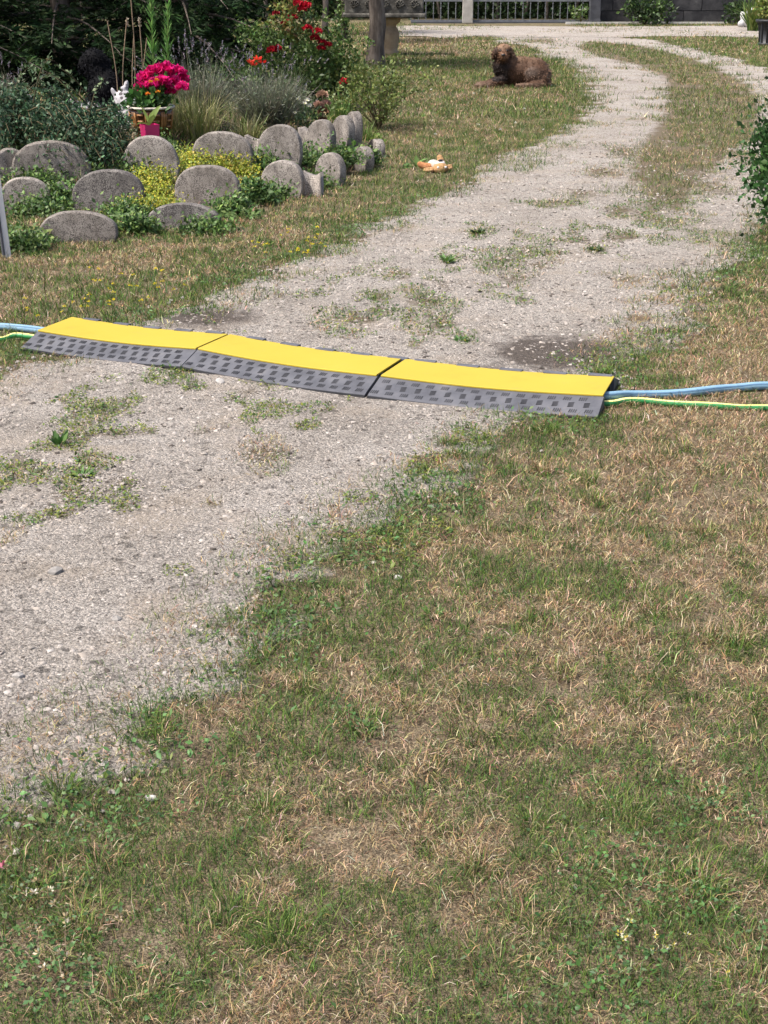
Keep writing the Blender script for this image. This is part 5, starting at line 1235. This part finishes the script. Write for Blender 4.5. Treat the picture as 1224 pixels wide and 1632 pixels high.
carpet('low_leaves', 'mixed low green leaves round the feet of the edging stones', 'ground cover', [(60, 345, 60, 10, .0), (30, 400, 50, 10, 0), (100, 325, 30, 12, .05), (200, 352, 40, 12, 0), (220, 372, 40, 8, 0), (330, 372, 50, 6, 0), (370, 345, 36, 14, 0), (410, 325, 36, 14, 0), (440, 318, 30, 6, 0), (150, 300, 24, 14, .08), (60, 300, 60, 12, .1), (210, 290, 40, 16, .1), (270, 262, 30, 12, .14), (400, 268, 50, 10, .12), (470, 262, 50, 10, .10), (540, 262, 40, 12, .08), (590, 262, 24, 8, .02), (500, 300, 40, 6, 0), (250, 245, 30, 16, .18), (30, 275, 40, 16, .14)], .03, .02, [(.06, .12, .03), (.10, .175, .045), (.15, .22, .055), (.04, .08, .022)], 260, hz=.035)
n = 20000; x = rng.uniform(-5.2, 0, n); y = rng.uniform(10.3, 16.5, n); k = (polydist(x, y, BED) > .04) & (x > -.29 * y - .8) & (rng.random(n) < sstep(.3, .5, fbm(x * 3, y * 3, 900)) * .8 + .15); x, y = x[k], y[k]; n = len(x)
V, F, C = blades(np.stack([x, y, bed_h(x, y)], 1), rng.uniform(0, 6.28, n), np.clip(np.abs(rng.normal(.7, .35, n)), .05, 1.4), rng.uniform(.05, .15, n), .008, pick(GREENS + STRAWS[:3], n, .2))
bw = link('bed_weeds', mesh_np('bed_weeds', V, F, C), MAT['grass']); tag(bw, 'weedy grass growing all over the flower bed', 'weeds', kind='stuff')
BRG = [(.085, .17, .035), (.12, .22, .05), (.06, .12, .03), (.16, .25, .06)]
def leafy(label, px, py, rpx, hpx, n, l, wd, pal=BRG, z=0.0, name='strawberry_plant', cat='plant', group='leafy plants between the edging stones'):
    b = P(px, py, z); t_ = thing(name, label, cat, b, 0, group); r = rpx / PXM(b.y, z); h = hpx / PXM(b.y, z)
    a = rng.uniform(0, 6.28, n); rr = r * np.sqrt(rng.random(n)); q = np.stack([np.cos(a) * rr, np.sin(a) * rr * .7, h * rng.random(n) * (1 - .5 * (rr / r))], 1)
    obj_geo('leaves', leaves(q, np.stack([np.cos(a), np.sin(a) - .3, .35 + 0 * a], 1) + rng.normal(0, .4, (n, 3)), l * rng.uniform(.6, 1.3, n), wd * rng.uniform(.7, 1.3, n), pick(pal, n, .18), nrm=np.array([[0, -.6, 1.]]).repeat(n, 0)), MAT['leaf'], t_)
    mb = MB()
    for k in range(0, n, max(1, n // 14)): mb.tube([(0, 0, 0), Vector(q[k]) * .6 + Vector((0, 0, .02)), q[k]], .0025, 4, False)
    mb.build('stalks', MAT['green_stem'], t_)
leafy('dark strawberry leaves right of the pale ringed edging stone', 400, 326, 40, 46, 150, .05, .04, [(.045, .10, .03), (.07, .14, .04), (.10, .18, .06)])
leafy('bright strawberry leaves below the tallest edging stone', 424, 272, 40, 22, 130, .045, .036, z=.05)
leafy('fresh green leaves at the neck of the lower stones', 490, 262, 34, 26, 110, .045, .036, z=.05)
leafy('broad leaves behind the narrow lower stone', 565, 258, 30, 34, 110, .05, .038, z=.05)
leafy('yellowish leaves past the end of the lower row', 590, 226, 22, 14, 60, .05, .03, [(.15, .24, .05), (.22, .26, .06)])
leafy('green foliage at the foot of the leaning board', 42, 392, 40, 36, 170, .045, .03, [(.06, .11, .03), (.10, .16, .045), (.16, .20, .06)])
leafy('bright leafy stems left of the dark speckled stone', 72, 312, 26, 52, 130, .04, .022, BRG, .06)
leafy('green foliage between the photo edge stone and the dark one', 100, 338, 24, 40, 120, .04, .03, [(.06, .12, .03), (.10, .18, .05)])
leafy('deep green grass leaves between the two low front stones', 208, 372, 34, 40, 160, .05, .02, [(.05, .10, .03), (.08, .14, .04)])
leafy('leafy weeds under the low dark front stone corner', 385, 352, 30, 22, 90, .04, .03, [(.07, .13, .03), (.11, .17, .05)])
leafy('shaded ivy under the grey shrub', 200, 262, 50, 50, 320, .03, .02, [(.02, .045, .018), (.035, .07, .028)], .1)
leafy('green weeds hanging left of the magenta pot stone', 250, 268, 34, 34, 160, .035, .02, [(.05, .10, .03), (.08, .14, .04)], .1)
leafy('single broad leaved weed on the lawn left of the plush toy', 664, 266, 12, 12, 9, .10, .045, [(.12, .24, .06)], 0, 'dock_plant')
leafy('small dark marigold clump at the photo edge above the trailing shrub', 14, 262, 16, 30, 70, .04, .02, [(.06, .11, .03), (.35, .12, .02)], .1)

# ------------------------------------------------------------------ single weeds, stones and petals on the drive and lawn
def rosette(name, label, px, py, n, l, wd, pal, up=.5, group='broad leaved weeds'):
    b = P(px, py); t_ = thing(name, label, 'weed', b, 0, group); a = np.arange(n) * 2.4 + rng.normal(0, .2, n)
    n = int(n * 1.5); a = np.arange(n) * 2.4 + rng.normal(0, .3, n); l *= .68; wd *= .8; G = leaves(np.stack([np.cos(a) * .01, np.sin(a) * .01, 0 * a + .004], 1), np.stack([np.cos(a), np.sin(a), up * rng.uniform(.4, 1.6, n)], 1), l * rng.uniform(.7, 1.2, n), wd * rng.uniform(.8, 1.2, n), pick(pal, n, .15), nrm=np.array([[0, 0, 1.]]).repeat(n, 0)); obj_geo('leaves', G, MAT['leaf'], t_); return t_
FG = [(.09, .19, .04), (.06, .13, .03), (.12, .22, .06)]
rosette('plantain', 'upright plantain weed with tall leaves in the gravel near the left edge', 95, 712, 8, .085, .028, FG, 1.6)
rosette('plantain', 'flat bright green rosette in the gravel below the tall plantain', 132, 762, 22, .07, .014, FG, .4)
rosette('plantain', 'small rosette weed in the bare middle of the near gravel', 285, 917, 8, .04, .012, FG, .3)
rosette('plantain', 'dark green rosette on the upper drive below the median', 950, 402, 18, .08, .02, DARKG + FG[1:2], .7)
rosette('plantain', 'dark rosette near the middle of the upper drive', 762, 375, 20, .09, .022, DARKG + FG[1:2], .7)
rosette('plantain', 'fresh upright weed on the upper drive left side', 712, 420, 16, .10, .022, FG, .9)
rosette('plantain', 'small fresh weed behind the ramp lid near its lawn end', 735, 545, 10, .06, .014, FG, .6)
rosette('plantain', 'green rosette in the lawn right of the gravel tip', 690, 985, 12, .06, .012, FG, .5)
rosette('plantain', 'broad rosette in the lawn at mid left', 575, 1165, 12, .06, .012, FG, .5)
rk = random.Random(9)
for i, (px, py, s, lab) in enumerate([(634, 926, .019, 'white stone in the lawn right of the gravel tip'), (242, 1274, .02, 'white stone lying in the grass past the left gravel edge'), (165, 1218, .02, 'small pale stone at the left edge of the lawn tongue'),
        (185, 990, .026, 'flat grey stone alone on the near gravel'), (30, 1080, .026, 'grey stone on the near gravel at the left edge'), (352, 612, .034, 'pale stone touching the middle ramp module from the front'), (90, 915, .034, 'flat dark grey stone on the near gravel below the weeds'), (985, 615, .026, 'pale stone tucked behind the lawn end of the ramp'), (500, 570, .02, 'little stone on the gravel by the front of the ramp')]):
    b = P(px, py); pts = [((rk.uniform(-.3, .3) * s, rk.uniform(-.3, .3) * s, rk.uniform(.1, .4) * s), (s * rk.uniform(.35, .65), s * rk.uniform(.3, .5), s * rk.uniform(.25, .4))) for _ in range(4)]
    bm = bmesh.new()
    for c, r in pts: bmesh.ops.create_icosphere(bm, subdivisions=1, radius=1, matrix=Matrix.Translation(c) @ Matrix.Diagonal((*r, 1)))
    r_ = bmesh.ops.convex_hull(bm, input=bm.verts); bmesh.ops.delete(bm, geom=list(set(r_['geom_interior'] + r_['geom_unused'])), context='VERTS')
    me = bpy.data.meshes.new('loose_stone'); bm.to_mesh(me); bm.free(); k_ = (.9, .9, .85, .6, .7, .85, .5, .85, .85)[i]; setcol(me, lambda p: np.array([[.42 * k_, .40 * k_, .38 * k_]]).repeat(len(p), 0))
    o = link('loose_stone', me, MAT['stonebits'], None, (b.x, b.y, float(gz(np.array([b.x]), np.array([b.y]))[0]) + .002)); tag(o, lab, 'stone', 'larger loose stones')
pk = P(6, 1405); n = 5; a = rng.uniform(0, 6.28, n); pe = obj_geo('fallen_petal', leaves(np.zeros((n, 3)), np.stack([np.cos(a), np.sin(a), .5 + 0 * a], 1), .016, .014, pick([(.42, .13, .19), (.5, .2, .26)], n, .1)), MAT['petal'], None, (pk.x, pk.y, .035)); tag(pe, 'dusty pink fallen petal in the grass at the left edge', 'petal')
# clover heads and tiny yellow flowers, too many to count
FLW = []
def heads(n, px0, px1, py0, py1, pal, r, h):
    for _ in range(n):
        b = P(random.uniform(px0, px1), random.uniform(py0, py1)); m = 9; d = rdir(m); d[:, 2] = np.abs(d[:, 2])
        FLW.append(leaves(np.array([[b.x, b.y, h * random.uniform(.6, 1.2)]]) + d * r * .3, d, r, r * .45, pick(pal, m, .12)))
heads(16, 0, 130, 1420, 1580, [(.6, .56, .44), (.5, .38, .22)], .009, .045); heads(8, 100, 330, 1460, 1620, [(.5, .42, .3), (.4, .26, .12)], .008, .035); heads(10, 980, 1180, 1480, 1580, [(.6, .5, .1), (.6, .58, .45)], .007, .03)
heads(26, 120, 300, 440, 500, [(.7, .58, .03)], .012, .05); heads(24, 380, 520, 375, 420, [(.7, .58, .03)], .012, .05); heads(10, 40, 180, 495, 520, [(.7, .58, .03)], .011, .06); heads(14, 640, 900, 100, 240, [(.7, .68, .6)], .018, .05)
heads(6, 200, 260, 600, 615, [(.6, .58, .5)], .008, .04)
V, F, C = cat_geo(FLW); fo = link('wildflowers', mesh_np('wildflowers', V, F, C), MAT['petal']); tag(fo, 'tiny clover heads and yellow flowers dotted through the lawn', 'wildflowers', kind='stuff')
